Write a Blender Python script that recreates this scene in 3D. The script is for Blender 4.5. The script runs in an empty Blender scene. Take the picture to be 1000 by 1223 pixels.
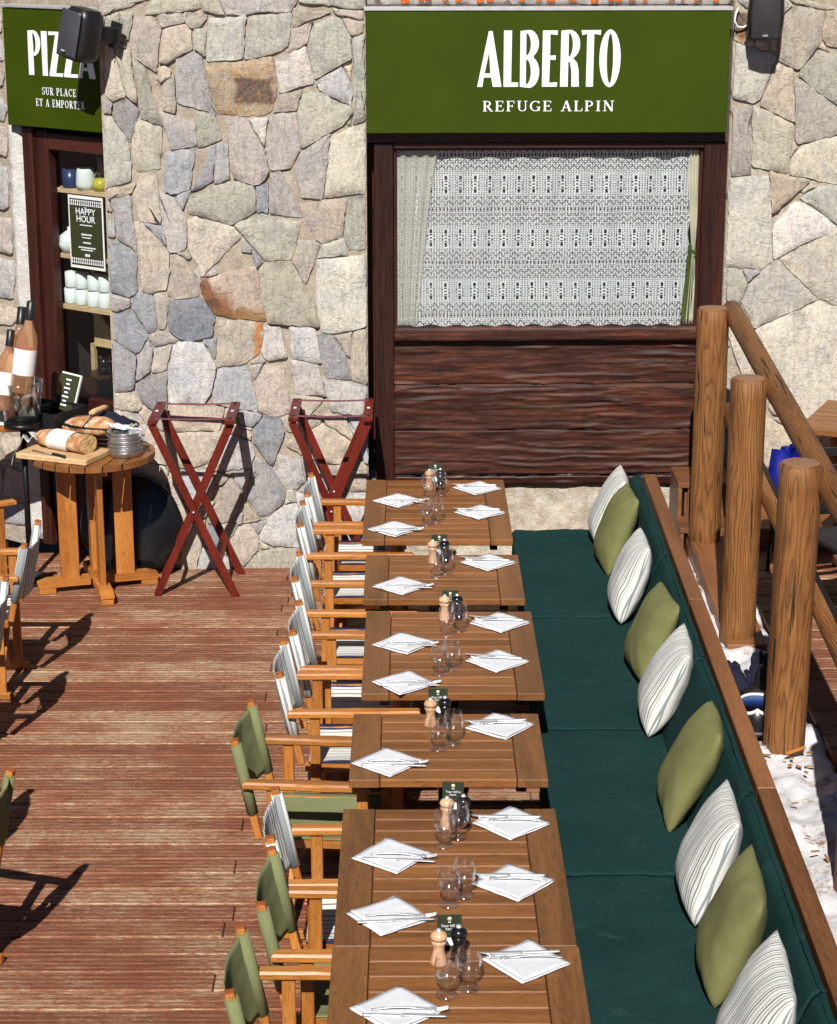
import bpy, bmesh, math, random
from mathutils import Vector, Matrix, Euler, noise as mnoise

random.seed(7)
R = math.radians
sc = bpy.context.scene
COL = sc.collection

# ------------------------------------------------------------------ camera, sky, sun, exposure
cd = bpy.data.cameras.new('camera'); cam = bpy.data.objects.new('camera', cd); COL.objects.link(cam)
cd.sensor_fit = 'HORIZONTAL'; cd.sensor_width = 36.0; cd.lens = 90.0
cd.clip_start = 0.05; cd.clip_end = 2000.0
cam.location = (0, 0, 3.947); cam.rotation_euler = (R(90 - 16.267), 0, R(-0.22))
sc.camera = cam

SUN_DIR = Vector((0.066, 0.556, -0.508)).normalized()          # the way the light travels
world = bpy.data.worlds.new('World'); sc.world = world; world.use_nodes = True
wn = world.node_tree.nodes; wl = world.node_tree.links
sky = wn.new('ShaderNodeTexSky'); sky.sky_type = 'NISHITA'; sky.sun_disc = False
sky.sun_elevation = math.asin(-SUN_DIR.z); sky.sun_rotation = math.atan2(-SUN_DIR.x, -SUN_DIR.y)
sky.altitude = 2200.0; sky.air_density = .45; sky.dust_density = .2
bgn = wn['Background']; bgn.inputs['Strength'].default_value = 0.05
wl.new(sky.outputs['Color'], bgn.inputs['Color'])
sl = bpy.data.lights.new('sun', 'SUN'); sl.energy = 5.0; sl.angle = R(0.5); sl.color = (1.0, 0.965, 0.91)
sun = bpy.data.objects.new('sun', sl); COL.objects.link(sun); sun.location = (-3, -10, 14)
sun.rotation_euler = SUN_DIR.to_track_quat('-Z', 'Y').to_euler()
vs = sc.view_settings; vs.view_transform = 'Standard'; vs.look = 'None'; vs.exposure = 0.35; vs.gamma = 1.0
vs.use_curve_mapping = False

# ------------------------------------------------------------------ material helpers
MATS = {}
class Mat:
    def __init__(s, name, rough=.6, spec=.4, metal=0., col=None):
        s.m = bpy.data.materials.new(name); s.m.use_nodes = True
        s.t = s.m.node_tree; s.b = s.t.nodes['Principled BSDF']; s.out = s.t.nodes['Material Output']
        s.set(s.b, {'Roughness': rough, 'Specular IOR Level': spec, 'Metallic': metal})
        if col is not None: s.set(s.b, {'Base Color': col})
        MATS[name] = s.m
    def set(s, node, ins):
        for k, v in ins.items():
            i = node.inputs[k]
            if isinstance(v, bpy.types.NodeSocket): s.t.links.new(v, i)
            else:
                if i.type == 'RGBA' and len(v) == 3: v = (*v, 1)
                i.default_value = v
    def n(s, typ, ins=None, **props):
        nd = s.t.nodes.new('ShaderNode' + typ)
        for k, v in props.items(): setattr(nd, k, v)
        if ins: s.set(nd, ins)
        return nd
    def coord(s, scale=(1, 1, 1), rnd=17.0, kind='Object'):
        tc = s.n('TexCoord').outputs[kind]
        if rnd:
            oi = s.n('ObjectInfo').outputs['Random']
            mu = s.n('Math', {0: oi, 1: rnd}, operation='MULTIPLY').outputs[0]
            tc = s.n('VectorMath', {0: tc, 1: mu}, operation='ADD').outputs[0]
        if scale != (1, 1, 1):
            tc = s.n('VectorMath', {0: tc, 1: scale}, operation='MULTIPLY').outputs[0]
        return tc
    def noise(s, vec, scale, detail=4, rough=.55, dist=0.):
        return s.n('TexNoise', {'Vector': vec, 'Scale': scale, 'Detail': detail, 'Roughness': rough, 'Distortion': dist}).outputs['Fac']
    def ramp(s, fac, stops, interp='LINEAR'):
        r = s.n('ValToRGB', {'Fac': fac}); cr = r.color_ramp; cr.interpolation = interp
        while len(cr.elements) < len(stops): cr.elements.new(.5)
        for e, (p, c) in zip(cr.elements, stops):
            e.position = p; e.color = (*c, 1) if not isinstance(c, (int, float)) else (c, c, c, 1)
        return r.outputs['Color']
    def mix(s, f, a, b, blend='MIX'):
        return s.n('MixRGB', {'Fac': f, 'Color1': a, 'Color2': b}, blend_type=blend).outputs['Color']
    def ma(s, op, a, b=0., c=0.):
        return s.n('Math', {0: a, 1: b, 2: c}, operation=op).outputs[0]
    def xyz(s, v):
        x = s.n('SeparateXYZ', {0: v}); return x.outputs[0], x.outputs[1], x.outputs[2]
    def bump(s, h, strength=.4, dist=.01):
        bp = s.n('Bump', {'Height': h, 'Strength': strength, 'Distance': dist})
        s.set(s.b, {'Normal': bp.outputs[0]})
    def col(s, c): s.set(s.b, {'Base Color': c})
    def objvar(s, c, lo=.8, hi=1.2):
        oi = s.n('ObjectInfo').outputs['Random']
        f = s.n('MapRange', {'Value': oi, 'To Min': lo, 'To Max': hi}).outputs[0]
        return s.mix(1.0, c, f, 'MULTIPLY')

def plain(name, col, rough=.6, metal=0., spec=.4, nz=.12, nscale=30, bump=0.1):
    m = Mat(name, rough, spec, metal)
    v = m.coord()
    n = m.noise(v, nscale, 5)
    a = tuple(c * (1 - nz) for c in col); b = tuple(min(1, c * (1 + nz)) for c in col)
    m.col(m.ramp(n, [(.3, a), (.7, b)]))
    if bump: m.bump(n, bump, .003)
    return m.m

def wood(name, c1, c2, axis, freq=28, stretch=14, rough=.45, spec=.4, bump=.25, var=(.85, 1.15), knots=.0):
    m = Mat(name, rough, spec)
    s = [1., 1., 1.]; s[axis] = 1. / stretch
    v = m.coord(tuple(s))
    big = m.noise(v, freq * .35, 3, .5, .6)
    fine = m.noise(v, freq * 3.2, 5, .65)
    g = m.ma('ADD', m.ma('MULTIPLY', big, .6), m.ma('MULTIPLY', fine, .4))
    mid = tuple((a + b) / 2 for a, b in zip(c1, c2))
    c = m.ramp(g, [(.36, c1), (.5, mid), (.64, c2)])
    pores = m.ramp(m.noise(v, freq * 9, 3, .6), [(.36, .62), (.47, 1.)])
    c = m.mix(1., c, pores, 'MULTIPLY')
    m.col(m.objvar(c, *var))
    m.set(m.b, {'Roughness': m.ma('ADD', m.ma('MULTIPLY', fine, .25), rough - .12)})
    m.bump(g, bump, .004)
    return m.m

# ------------------------------------------------------------------ materials
def stone_mat(name, rust=0):
    m = Mat(name, .85, .25)
    base = m.n('ObjectInfo').outputs['Color']
    v = m.coord(rnd=31.)
    n1 = m.noise(v, 7, 6, .6, .4)
    n2 = m.noise(v, 55, 8, .78)
    n3 = m.noise(m.n('VectorMath', {0: v, 1: (1, 1, .22)}, operation='MULTIPLY').outputs[0], 45, 4, .6, .3)
    c = m.mix(m.ramp(n1, [(.35, 0.), (.7, 1.)]), base, m.mix(1., base, (1.14, 1.10, 1.04), 'MULTIPLY'))
    c = m.mix(m.ramp(n1, [(.28, .55), (.5, 0.)]), c, m.mix(1., base, (.72, .76, .84), 'MULTIPLY'))
    c = m.mix(1., c, m.ramp(n2, [(.34, .68), (.5, 1.02), (.66, 1.2)]), 'MULTIPLY')
    c = m.mix(1., c, m.ramp(n3, [(.35, .84), (.55, 1.05)]), 'MULTIPLY')
    lich = m.ramp(m.noise(v, 26, 7, .8, .2), [(.57, 0.), (.64, .5)])
    c = m.mix(lich, c, (.54, .50, .44))
    spots = m.ramp(m.noise(v, 95, 3, .6), [(.64, 0.), (.70, .55)])
    c = m.mix(spots, c, (.10, .09, .08))
    veins = m.ramp(m.ma('ABSOLUTE', m.ma('SUBTRACT', m.noise(v, 6, 5, .6, 1.0), .5)), [(.0, .16), (.010, 0.)])
    c = m.mix(veins, c, (.14, .11, .09))
    if rust:
        ox, oy, oz = m.xyz(m.n('TexCoord').outputs['Object'])
        wob = m.ma('SUBTRACT', m.noise(v, 9, 5, .65, .6), .5)
        sm = lambda f, a_, b_: m.ramp(f, [(max(a_, 0.), 1.), (b_, 0.)])
        red = m.ramp(n1, [(.35, (.075, .028, .014)), (.65, (.27, .105, .040))]); och = (.40, .215, .075)
        if rust == 1:
            rx = m.ma('MULTIPLY', m.ma('ABSOLUTE', m.ma('SUBTRACT', ox, .015)), .85); rz_ = m.ma('MULTIPLY', m.ma('ABSOLUTE', m.ma('ADD', oz, .005)), 1.25)
            r = m.ma('ADD', m.ma('MAXIMUM', rx, rz_), m.ma('MULTIPLY', wob, .13))
            c = m.mix(m.ma('MULTIPLY', m.ramp(m.noise(v, 8, 5, .7, 1.), [(.5, 0.), (.6, .8)]), sm(r, .14, .22)), c, och)
            c = m.mix(m.ma('MULTIPLY', sm(r, .075, .10), .85), c, m.ramp(n2, [(.35, (.035, .024, .02)), (.62, (.15, .095, .075))]))
            c = m.mix(m.ma('MULTIPLY', m.ramp(m.noise(v, 19, 3, .6, .5), [(.62, 0.), (.66, .8)]), sm(r, .07, .09)), c, (.42, .17, .05))
        elif rust == 2:
            f = m.ma('ADD', m.ma('ADD', m.ma('MULTIPLY', ox, .9), m.ma('MULTIPLY', oz, .8)), m.ma('ADD', m.ma('MULTIPLY', wob, .30), .10))
            c = m.mix(m.ma('MULTIPLY', sm(f, .03, .13), .92), c, red)
            g_ = m.ma('ADD', m.ma('ADD', oz, .13), m.ma('MULTIPLY', wob, .16))
            c = m.mix(m.ma('MULTIPLY', sm(g_, .02, .06), .8), c, (.25, .13, .04))
        else:
            f = m.ma('ABSOLUTE', m.ma('ADD', m.ma('SUBTRACT', ox, .10), m.ma('MULTIPLY', wob, .10)))
            c = m.mix(m.ma('MULTIPLY', sm(f, .012, .035), .85), c, (.42, .16, .035))
    m.col(c)
    led = m.ramp(m.noise(v, 9, 4, .6, .5), [(.38, 0.), (.40, .35), (.50, .4), (.515, .75), (.6, .8), (.62, 1.)])
    h = m.ma('ADD', m.ma('ADD', m.ma('MULTIPLY', led, .55), m.ma('MULTIPLY', n1, .8)), m.ma('ADD', m.ma('MULTIPLY', n2, .55), m.ma('MULTIPLY', n3, .35)))
    m.bump(h, .9, .012)
    return m.m
M_STONE = stone_mat('stone'); M_RUST1 = stone_mat('stone_rust_dark', 1); M_RUST2 = stone_mat('stone_rust', 2); M_RUST3 = stone_mat('stone_rust_streak', 3)

def mortar_mat(name='mortar', c1=(.33, .27, .20), c2=(.52, .45, .36)):
    m = Mat(name, .95, .15); v = m.coord()
    n = m.noise(v, 14, 8, .7); f = m.noise(v, 160, 3, .6)
    c = m.ramp(n, [(.3, c1), (.68, c2)])
    c = m.mix(1., c, m.ramp(f, [(.3, .72), (.65, 1.12)]), 'MULTIPLY'); m.col(c)
    m.bump(m.ma('ADD', n, m.ma('MULTIPLY', f, .4)), .9, .02)
    return m.m
M_MORTAR = mortar_mat()
M_PLINTH = mortar_mat('rough_plaster', (.40, .31, .20), (.66, .62, .54))
M_WHITEPL = mortar_mat('white_plaster', (.55, .52, .47), (.74, .73, .70))
M_CONC = mortar_mat('concrete', (.30, .28, .25), (.46, .44, .40))

def deck_mat(name):
    m = Mat(name, .66, .3); tc = m.coord((1, 1, 1), 23.)
    sc_ = lambda v: m.n('VectorMath', {0: tc, 1: v}, operation='MULTIPLY').outputs[0]
    a = m.noise(sc_((.07, 1, 1)), 70, 6, .72, .3)                      # long grain
    b = m.noise(sc_((.16, 1, 1)), 170, 6, .85)                          # short flecks
    ox, oy, oz = m.xyz(m.n('TexCoord').outputs['Object'])
    rid = m.ma('SINE', m.ma('ADD', m.ma('ADD', m.ma('MULTIPLY', oy, 6.2832 / .0335), 1.57), m.ma('MULTIPLY', m.ma('SUBTRACT', a, .5), 5.)))
    wp = m.n('VectorMath', {0: m.n('NewGeometry').outputs['Position'], 1: (.8, 1.2, 1)}, operation='MULTIPLY').outputs[0]
    patch = m.noise(wp, 2.1, 9, .74)
    wear = m.ma('ADD', m.ma('MULTIPLY', a, .30), m.ma('ADD', m.ma('MULTIPLY', b, .70), m.ma('MULTIPLY', m.ma('SUBTRACT', patch, .5), .50)))
    wear = m.ma('ADD', wear, m.ma('MULTIPLY', rid, .014))
    oi = m.n('ObjectInfo').outputs['Random']
    wear = m.ma('ADD', wear, m.ma('MULTIPLY', m.ma('SUBTRACT', oi, .5), .07))
    paint = m.mix(m.ramp(a, [(.35, 0.), (.65, 1.)]), (.150, .046, .022), (.300, .103, .050))
    mid = m.mix(m.ramp(wear, [(.47, 0.), (.54, .75)]), paint, (.33, .160, .088))
    bare = m.mix(m.ramp(b, [(.4, 0.), (.6, 1.)]), (.29, .195, .125), (.49, .365, .235))
    c = m.mix(m.ramp(wear, [(.552, 0.), (.588, .95)]), mid, bare)
    scr = m.noise(m.n('Mapping', {'Vector': m.coord((1, 1, 1), 3.), 'Rotation': (0, 0, .9), 'Scale': (2, 60, 1)}).outputs[0], 2.2, 2, .5)
    c = m.mix(m.ramp(scr, [(.70, 0.), (.73, .45)]), c, (.44, .34, .23))
    fk = m.noise(sc_((.20, 1, 1)), 330, 3, .7)
    c = m.mix(m.ma('MULTIPLY', m.ramp(fk, [(.56, 0.), (.62, .9)]), m.ramp(patch, [(.38, .15), (.58, 1.)])), c, bare)
    c = m.mix(m.ramp(fk, [(.36, .6), (.43, 0.)]), c, m.mix(1., c, (.45, .40, .38), 'MULTIPLY'))
    c = m.mix(1., c, m.ramp(rid, [(.0, .84), (.3, .99), (1., 1.04)]), 'MULTIPLY')
    m.col(m.objvar(c, .86, 1.10))
    h = m.ma('ADD', m.ma('MULTIPLY', rid, .55), m.ma('ADD', m.ma('MULTIPLY', a, .9), m.ma('MULTIPLY', b, .5)))
    m.bump(h, .55, .004)
    return m.m
M_DECK = deck_mat('worn_red_deck_paint')

M_TABLE_X = wood('table_wood_x', (.150, .054, .0135), (.290, .117, .034), 0, 30, 12, .42, .4, .2, (.86, 1.12))
M_TABLE_Y = wood('table_wood_y', (.128, .053, .0165), (.240, .103, .033), 1, 30, 12, .45, .4, .2, (.9, 1.1))
VAR1, VAR2 = (.30, .098, .017), (.50, .20, .043)
M_CH = [wood('varnished_wood_' + 'xyz'[i], VAR1, VAR2, i, 30, 10, .38, .5, .15, (.85, 1.12)) for i in range(3)]
M_CHEND = plain('varnished_end_grain', (.30, .075, .013), .4)
M_BROWN = wood('brown_board_y', (.13, .05, .017), (.235, .098, .038), 1, 26, 14, .5, .4, .3)
M_BROWNX = wood('brown_board_x', (.12, .045, .016), (.22, .09, .035), 0, 26, 14, .5, .4, .3)
M_RED = [wood('red_stained_wood_' + 'xyz'[i], (.082, .0075, .004), (.165, .018, .008), i, 26, 10, .42, .3, .1, (.9, 1.1)) for i in range(3)]
M_REDDARK = plain('dark_red_strap', (.16, .045, .06), .7)
M_DARKW = [wood('dark_stained_wood_' + 'xyz'[i], (.012, .0035, .0025), (.062, .0165, .0095), i, 22, 18, .42, .35, .5, (.9, 1.1)) for i in range(3)]
M_SHELF = wood('pale_shelf_wood', (.42, .30, .15), (.55, .41, .23), 0, 20, 10, .6)
M_CUT = wood('cutting_board_wood', (.50, .31, .15), (.64, .42, .22), 0, 24, 10, .6)
M_MILLW = wood('pale_mill_wood', (.52, .29, .15), (.64, .40, .24), 2, 22, 6, .4)

def hewn_mat():
    m = Mat('hewn_dark_timber', .5, .25); v = m.coord((.07, 1, 1), 11.)
    a = m.noise(v, 34, 6, .65, .5); b = m.noise(v, 190, 7, .8); p = m.noise(m.coord((.35, 1, 1), 5.), 6, 5, .6)
    g = m.ma('ADD', m.ma('MULTIPLY', a, .6), m.ma('MULTIPLY', b, .4))
    c = m.ramp(g, [(.38, (.010, .0038, .0026)), (.5, (.045, .0150, .0090)), (.61, (.112, .040, .0225))])
    c = m.mix(m.ramp(p, [(.52, 0.), (.66, .6)]), c, m.mix(1., c, (1.9, 1.35, 1.2), 'MULTIPLY'))
    c = m.mix(m.ramp(m.noise(v, 55, 4, .7), [(.69, 0.), (.72, .8)]), c, (.34, .12, .05))
    m.col(c); m.bump(g, .55, .005)
    m.set(m.b, {'Roughness': m.ramp(b, [(.3, .42), (.7, .65)])})
    return m.m
M_HEWN = hewn_mat()

def log_mat():
    m = Mat('log_wood', .55, .35)
    tc = m.coord((1, 1, 1), 0); oi = m.n('ObjectInfo').outputs['Random']
    x, y, z = m.xyz(tc)
    seed = m.ma('MULTIPLY', oi, 40.)
    vz = m.n('CombineXYZ', {0: m.ma('MULTIPLY', x, 2.5), 1: m.ma('MULTIPLY', y, 2.5), 2: m.ma('ADD', m.ma('MULTIPLY', z, .42), seed)}).outputs[0]
    wob = m.n('TexNoise', {'Vector': vz, 'Scale': 2.6, 'Detail': 3, 'Roughness': .5}).outputs['Color']
    wx, wy, wz = m.xyz(wob)
    rx = m.ma('ADD', m.ma('ADD', x, .035), m.ma('MULTIPLY', m.ma('SUBTRACT', wx, .5), .06))
    ry = m.ma('ADD', y, m.ma('MULTIPLY', m.ma('SUBTRACT', wy, .5), .06))
    r = m.ma('SQRT', m.ma('ADD', m.ma('MULTIPLY', rx, rx), m.ma('MULTIPLY', ry, ry)))
    band = m.ma('FRACT', m.ma('MULTIPLY', r, 185.))
    line = m.ma('MULTIPLY', m.ramp(band, [(0., .3), (.3, .0), (.65, .35), (.9, .9), (1., .35)]), m.ramp(m.noise(vz, 4.5, 3, .6), [(.3, .7), (.55, 1.)]))
    sv = m.n('CombineXYZ', {0: x, 1: y, 2: m.ma('ADD', m.ma('MULTIPLY', z, .045), seed)}).outputs[0]
    fine = m.noise(sv, 130, 4, .65)
    light = m.mix(m.ramp(fine, [(.3, 0.), (.7, 1.)]), (.185, .072, .018), (.315, .140, .044))
    c = m.mix(m.ma('MULTIPLY', line, .72), light, (.040, .014, .0045))
    big = m.noise(vz, 3.2, 4, .6)
    c = m.mix(m.ramp(big, [(.46, 0.), (.66, .7)]), c, m.mix(1., c, (.48, .36, .3), 'MULTIPLY'))
    crack = m.ramp(m.noise(sv, 46, 3, .55, .3), [(.315, .9), (.345, 0.)])
    c = m.mix(crack, c, (.02, .01, .006))
    nx, ny, nzz = m.xyz(m.n('TexCoord').outputs['Normal'])
    top = m.ramp(m.ma('ABSOLUTE', nzz), [(.8, 0.), (.9, 1.)])
    ends = m.mix(m.ma('MULTIPLY', line, .35), (.33, .165, .085), (.17, .07, .03))
    ends = m.mix(m.ramp(m.noise(tc, 34, 5, .7), [(.35, .4), (.6, 0.)]), ends, (.15, .10, .075))
    c = m.mix(top, c, ends)
    m.col(m.objvar(c, .9, 1.1))
    m.bump(m.ma('SUBTRACT', m.ma('MULTIPLY', fine, .7), m.ma('ADD', m.ma('MULTIPLY', line, .5), m.ma('MULTIPLY', crack, 1.6))), .8, .005)
    return m.m
M_LOG = log_mat()

def cloth(name, col, weave=420, rough=.9, nz=.1, sheen=.2, wr=.5):
    m = Mat(name, rough, .2); v = m.coord(rnd=9.)
    n = m.noise(v, 9, 5, .6); w = m.noise(v, weave, 2, .5)
    c = m.ramp(n, [(.3, tuple(x * (1 - nz) for x in col)), (.7, tuple(min(1, x * (1 + nz)) for x in col))])
    c = m.mix(1., c, m.ramp(w, [(.3, .82), (.7, 1.15)]), 'MULTIPLY'); m.col(c)
    m.bump(m.ma('ADD', m.ma('MULTIPLY', n, wr), m.ma('MULTIPLY', w, .15)), .5, .008)
    return m.m
M_OLIVE = cloth('olive_canvas', (.165, .165, .062))
M_OLIVECH = cloth('olive_chair_canvas', (.175, .185, .085))
M_NAVY = cloth('navy_cloth', (.012, .012, .028))
M_BLUE = cloth('royal_blue_nylon', (.005, .010, .17), 60, .55)
M_TEAL = cloth('dark_blue_nylon', (.006, .035, .10), 60, .5)
M_CREAM = cloth('cream_cloth', (.60, .57, .44))
M_NAPKIN = cloth('white_paper_napkin', (.64, .65, .68), 300, .85, .02, .2, .8)
M_GREENTIE = cloth('green_tie_cloth', (.05, .075, .012))

def bench_mat():
    m = Mat('dark_green_canvas', .9, .08); v = m.coord(rnd=0)
    n = m.noise(v, 3, 5, .6); w = m.noise(v, 260, 3, .6)
    c = m.ramp(n, [(.3, (.0070, .0290, .0275)), (.7, (.0118, .040, .0375))])
    c = m.mix(1., c, m.ramp(w, [(.35, .6), (.7, 1.5)]), 'MULTIPLY')
    lint = m.ramp(m.noise(v, 90, 2, .4), [(.76, 0.), (.79, .5)])
    c = m.mix(lint, c, (.14, .19, .18))
    dust = m.ramp(m.noise(m.coord((1, 2.2, 1), 0), 5, 6, .7, .5), [(.60, 0.), (.75, .10)])
    c = m.mix(dust, c, (.2, .24, .22)); m.col(c)
    fold = m.noise(m.coord((1., .45, 1.), 0), 7, 4, .55, .8)
    m.bump(m.ma('ADD', m.ma('ADD', m.ma('MULTIPLY', n, .8), m.ma('MULTIPLY', fold, .7)), m.ma('MULTIPLY', w, .22)), .55, .016)
    return m.m
M_BENCH = bench_mat()

def stripes(name, axis, period, stops, warp=.004, base=(.66, .65, .60)):
    m = Mat(name, .88, .2); v = m.coord(rnd=0)
    oi = m.n('ObjectInfo').outputs['Random']
    n = m.noise(v, 9, 3, .5); w = m.noise(v, 420, 2, .5)
    a = m.xyz(v)[axis]
    a = m.ma('ADD', a, m.ma('MULTIPLY', m.ma('SUBTRACT', n, .5), warp))
    f = m.ma('FRACT', m.ma('ADD', m.ma('MULTIPLY', a, 1. / period), 10.5))
    c = m.ramp(f, stops, 'CONSTANT')
    c = m.mix(1., c, m.ramp(w, [(.3, .85), (.7, 1.1)]), 'MULTIPLY')
    m.col(c); m.bump(m.ma('ADD', m.ma('MULTIPLY', n, .5), m.ma('MULTIPLY', w, .15)), .4, .006)
    return m.m
WH, GR, BK, GN, NV = (.66, .65, .61), (.25, .27, .275), (.085, .09, .095), (.13, .17, .145), (.014, .024, .075)
M_PILSTR = stripes('striped_pillow_cloth', 1, .125, [(0, WH), (.06, GN), (.10, WH), (.16, GR), (.19, WH), (.26, BK), (.30, WH), (.36, GR), (.39, WH), (.50, GN), (.53, WH), (.60, BK), (.64, WH), (.70, GR), (.74, WH), (.84, GR), (.86, WH), (.92, GN), (.95, WH)], .0012)
M_CHSTR = stripes('striped_chair_back_cloth', 1, .125, [(0, WH), (.12, GN), (.17, WH), (.24, GR), (.36, WH), (.45, BK), (.50, WH), (.57, GR), (.68, WH), (.78, GN), (.82, WH), (.9, GR)], .003)
M_CHSEAT = stripes('striped_chair_seat_cloth', 1, .5, [(0, WH), (.035, NV), (.16, WH), (.21, GR), (.225, WH), (.28, BK), (.295, WH), (.36, GR), (.375, WH), (.43, BK), (.44, WH), (.50, GR), (.515, WH), (.57, BK), (.585, WH), (.65, GR), (.665, WH), (.72, BK), (.735, WH), (.80, GR), (.815, WH), (.845, NV), (.965, WH)], .003)

M_SIGN = plain('green_sign_paint', (.034, .055, .0008), .6, 0, .12, .10, 3, .03)
M_LETTER = plain('white_letter', (.78, .79, .84), .5, 0, .3, .04, 20, 0)
M_BLACK = plain('black_plastic', (.012, .012, .013), .38, 0, .5, .2, 60, .1)
M_BLACKM = plain('black_metal', (.010, .010, .011), .35, .3, .5, .2, 40, .05)
M_GRILLE = plain('grey_speaker_grille', (.085, .085, .095), .45, .5, .5, .3, 240, .4)
M_STEEL = plain('polished_steel', (.74, .74, .75), .32, .6, .5, .06, 30, 0)
M_TIN = plain('brushed_tin', (.56, .56, .57), .36, .9, .5, .12, 60, .05)
M_ALU = plain('aluminium_flashing', (.62, .62, .62), .45, .6, .5, .1, 20, .05)
M_WIRE = plain('dark_wire', (.03, .027, .022), .5, .6)
M_CERAM = plain('white_ceramic', (.62, .68, .66), .25, 0, .5, .04, 10, 0)
M_BLUEC = plain('blue_ceramic', (.02, .035, .10), .25, 0, .5, .06, 10, 0)
M_YELLOW = plain('yellow_juice', (.45, .42, .03), .3)
M_PAPER = plain('white_paper', (.70, .69, .66), .7, 0, .2, .05, 30, 0)
M_CARDG = plain('dark_green_card', (.022, .030, .014), .5, 0, .4, .15, 30, 0)
M_POSTER = plain('olive_poster', (.032, .036, .012), .55, 0, .3, .1, 20, 0)
M_ORANGE = plain('orange_plastic', (.62, .13, .01), .5)
M_RUBBER = plain('black_rubber', (.015, .015, .016), .6)
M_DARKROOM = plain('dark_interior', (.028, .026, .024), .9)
M_BROWNCH = plain('wood_chip', (.30, .14, .05), .8)

def crust_mat():
    m = Mat('bread_crust', .75, .25); v = m.coord()
    n = m.noise(v, 16, 6, .65); k = m.noise(v, 34, 4, .6)
    c = m.ramp(n, [(.3, (.24, .085, .025)), (.5, (.46, .23, .10)), (.66, (.66, .50, .35))])
    c = m.mix(m.ramp(k, [(.58, 0.), (.66, .6)]), c, (.70, .62, .52)); m.col(c); m.bump(n, .6, .01)
    return m.m
M_CRUST = crust_mat()
M_CRUMB = plain('bread_crumb', (.58, .38, .17), .9, 0, .2, .45, 55, .8)

def snow_mat():
    m = Mat('old_snow', .7, .3); v = m.coord(rnd=0)
    n = m.noise(v, 11, 7, .7); d = m.noise(v, 6, 6, .7, .4); f = m.noise(v, 70, 4, .6)
    c = m.ramp(n, [(.3, (.46, .45, .46)), (.62, (.68, .67, .68))])
    dirt = m.ma('MULTIPLY', m.ramp(d, [(.54, 0.), (.63, 1.)]), m.ramp(f, [(.38, 0.), (.52, 1.)]))
    c = m.mix(dirt, c, (.22, .11, .05)); m.col(c); m.bump(m.ma('ADD', n, m.ma('MULTIPLY', f, .2)), .35, .02)
    m.set(m.b, {'Subsurface Weight': .0})
    return m.m
M_SNOW = snow_mat()

def glass_mat(name, tint=(.93, .95, .95), base=.045, edge=.75, power=3.2, rough=.0):
    m = Mat(name)
    fc = m.n('LayerWeight', {'Blend': .5}).outputs['Facing']
    fr = m.ma('ADD', m.ma('MULTIPLY', m.ma('POWER', fc, power), edge), base)
    tr = m.n('BsdfTransparent', {'Color': (*tint, 1)}).outputs[0]
    gl = m.n('BsdfGlossy', {'Roughness': rough, 'Color': (1, 1, 1, 1)}).outputs[0]
    mx = m.n('MixShader', {0: fr, 1: tr, 2: gl}).outputs[0]
    m.t.links.new(mx, m.out.inputs['Surface'])
    return m.m
M_PANE = glass_mat('window_glass', (.96, .97, .965), .03, .6, 4.)
M_GLASS = glass_mat('drinking_glass', (.985, .988, .99), .05, .55, 2.2, .08)

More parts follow.
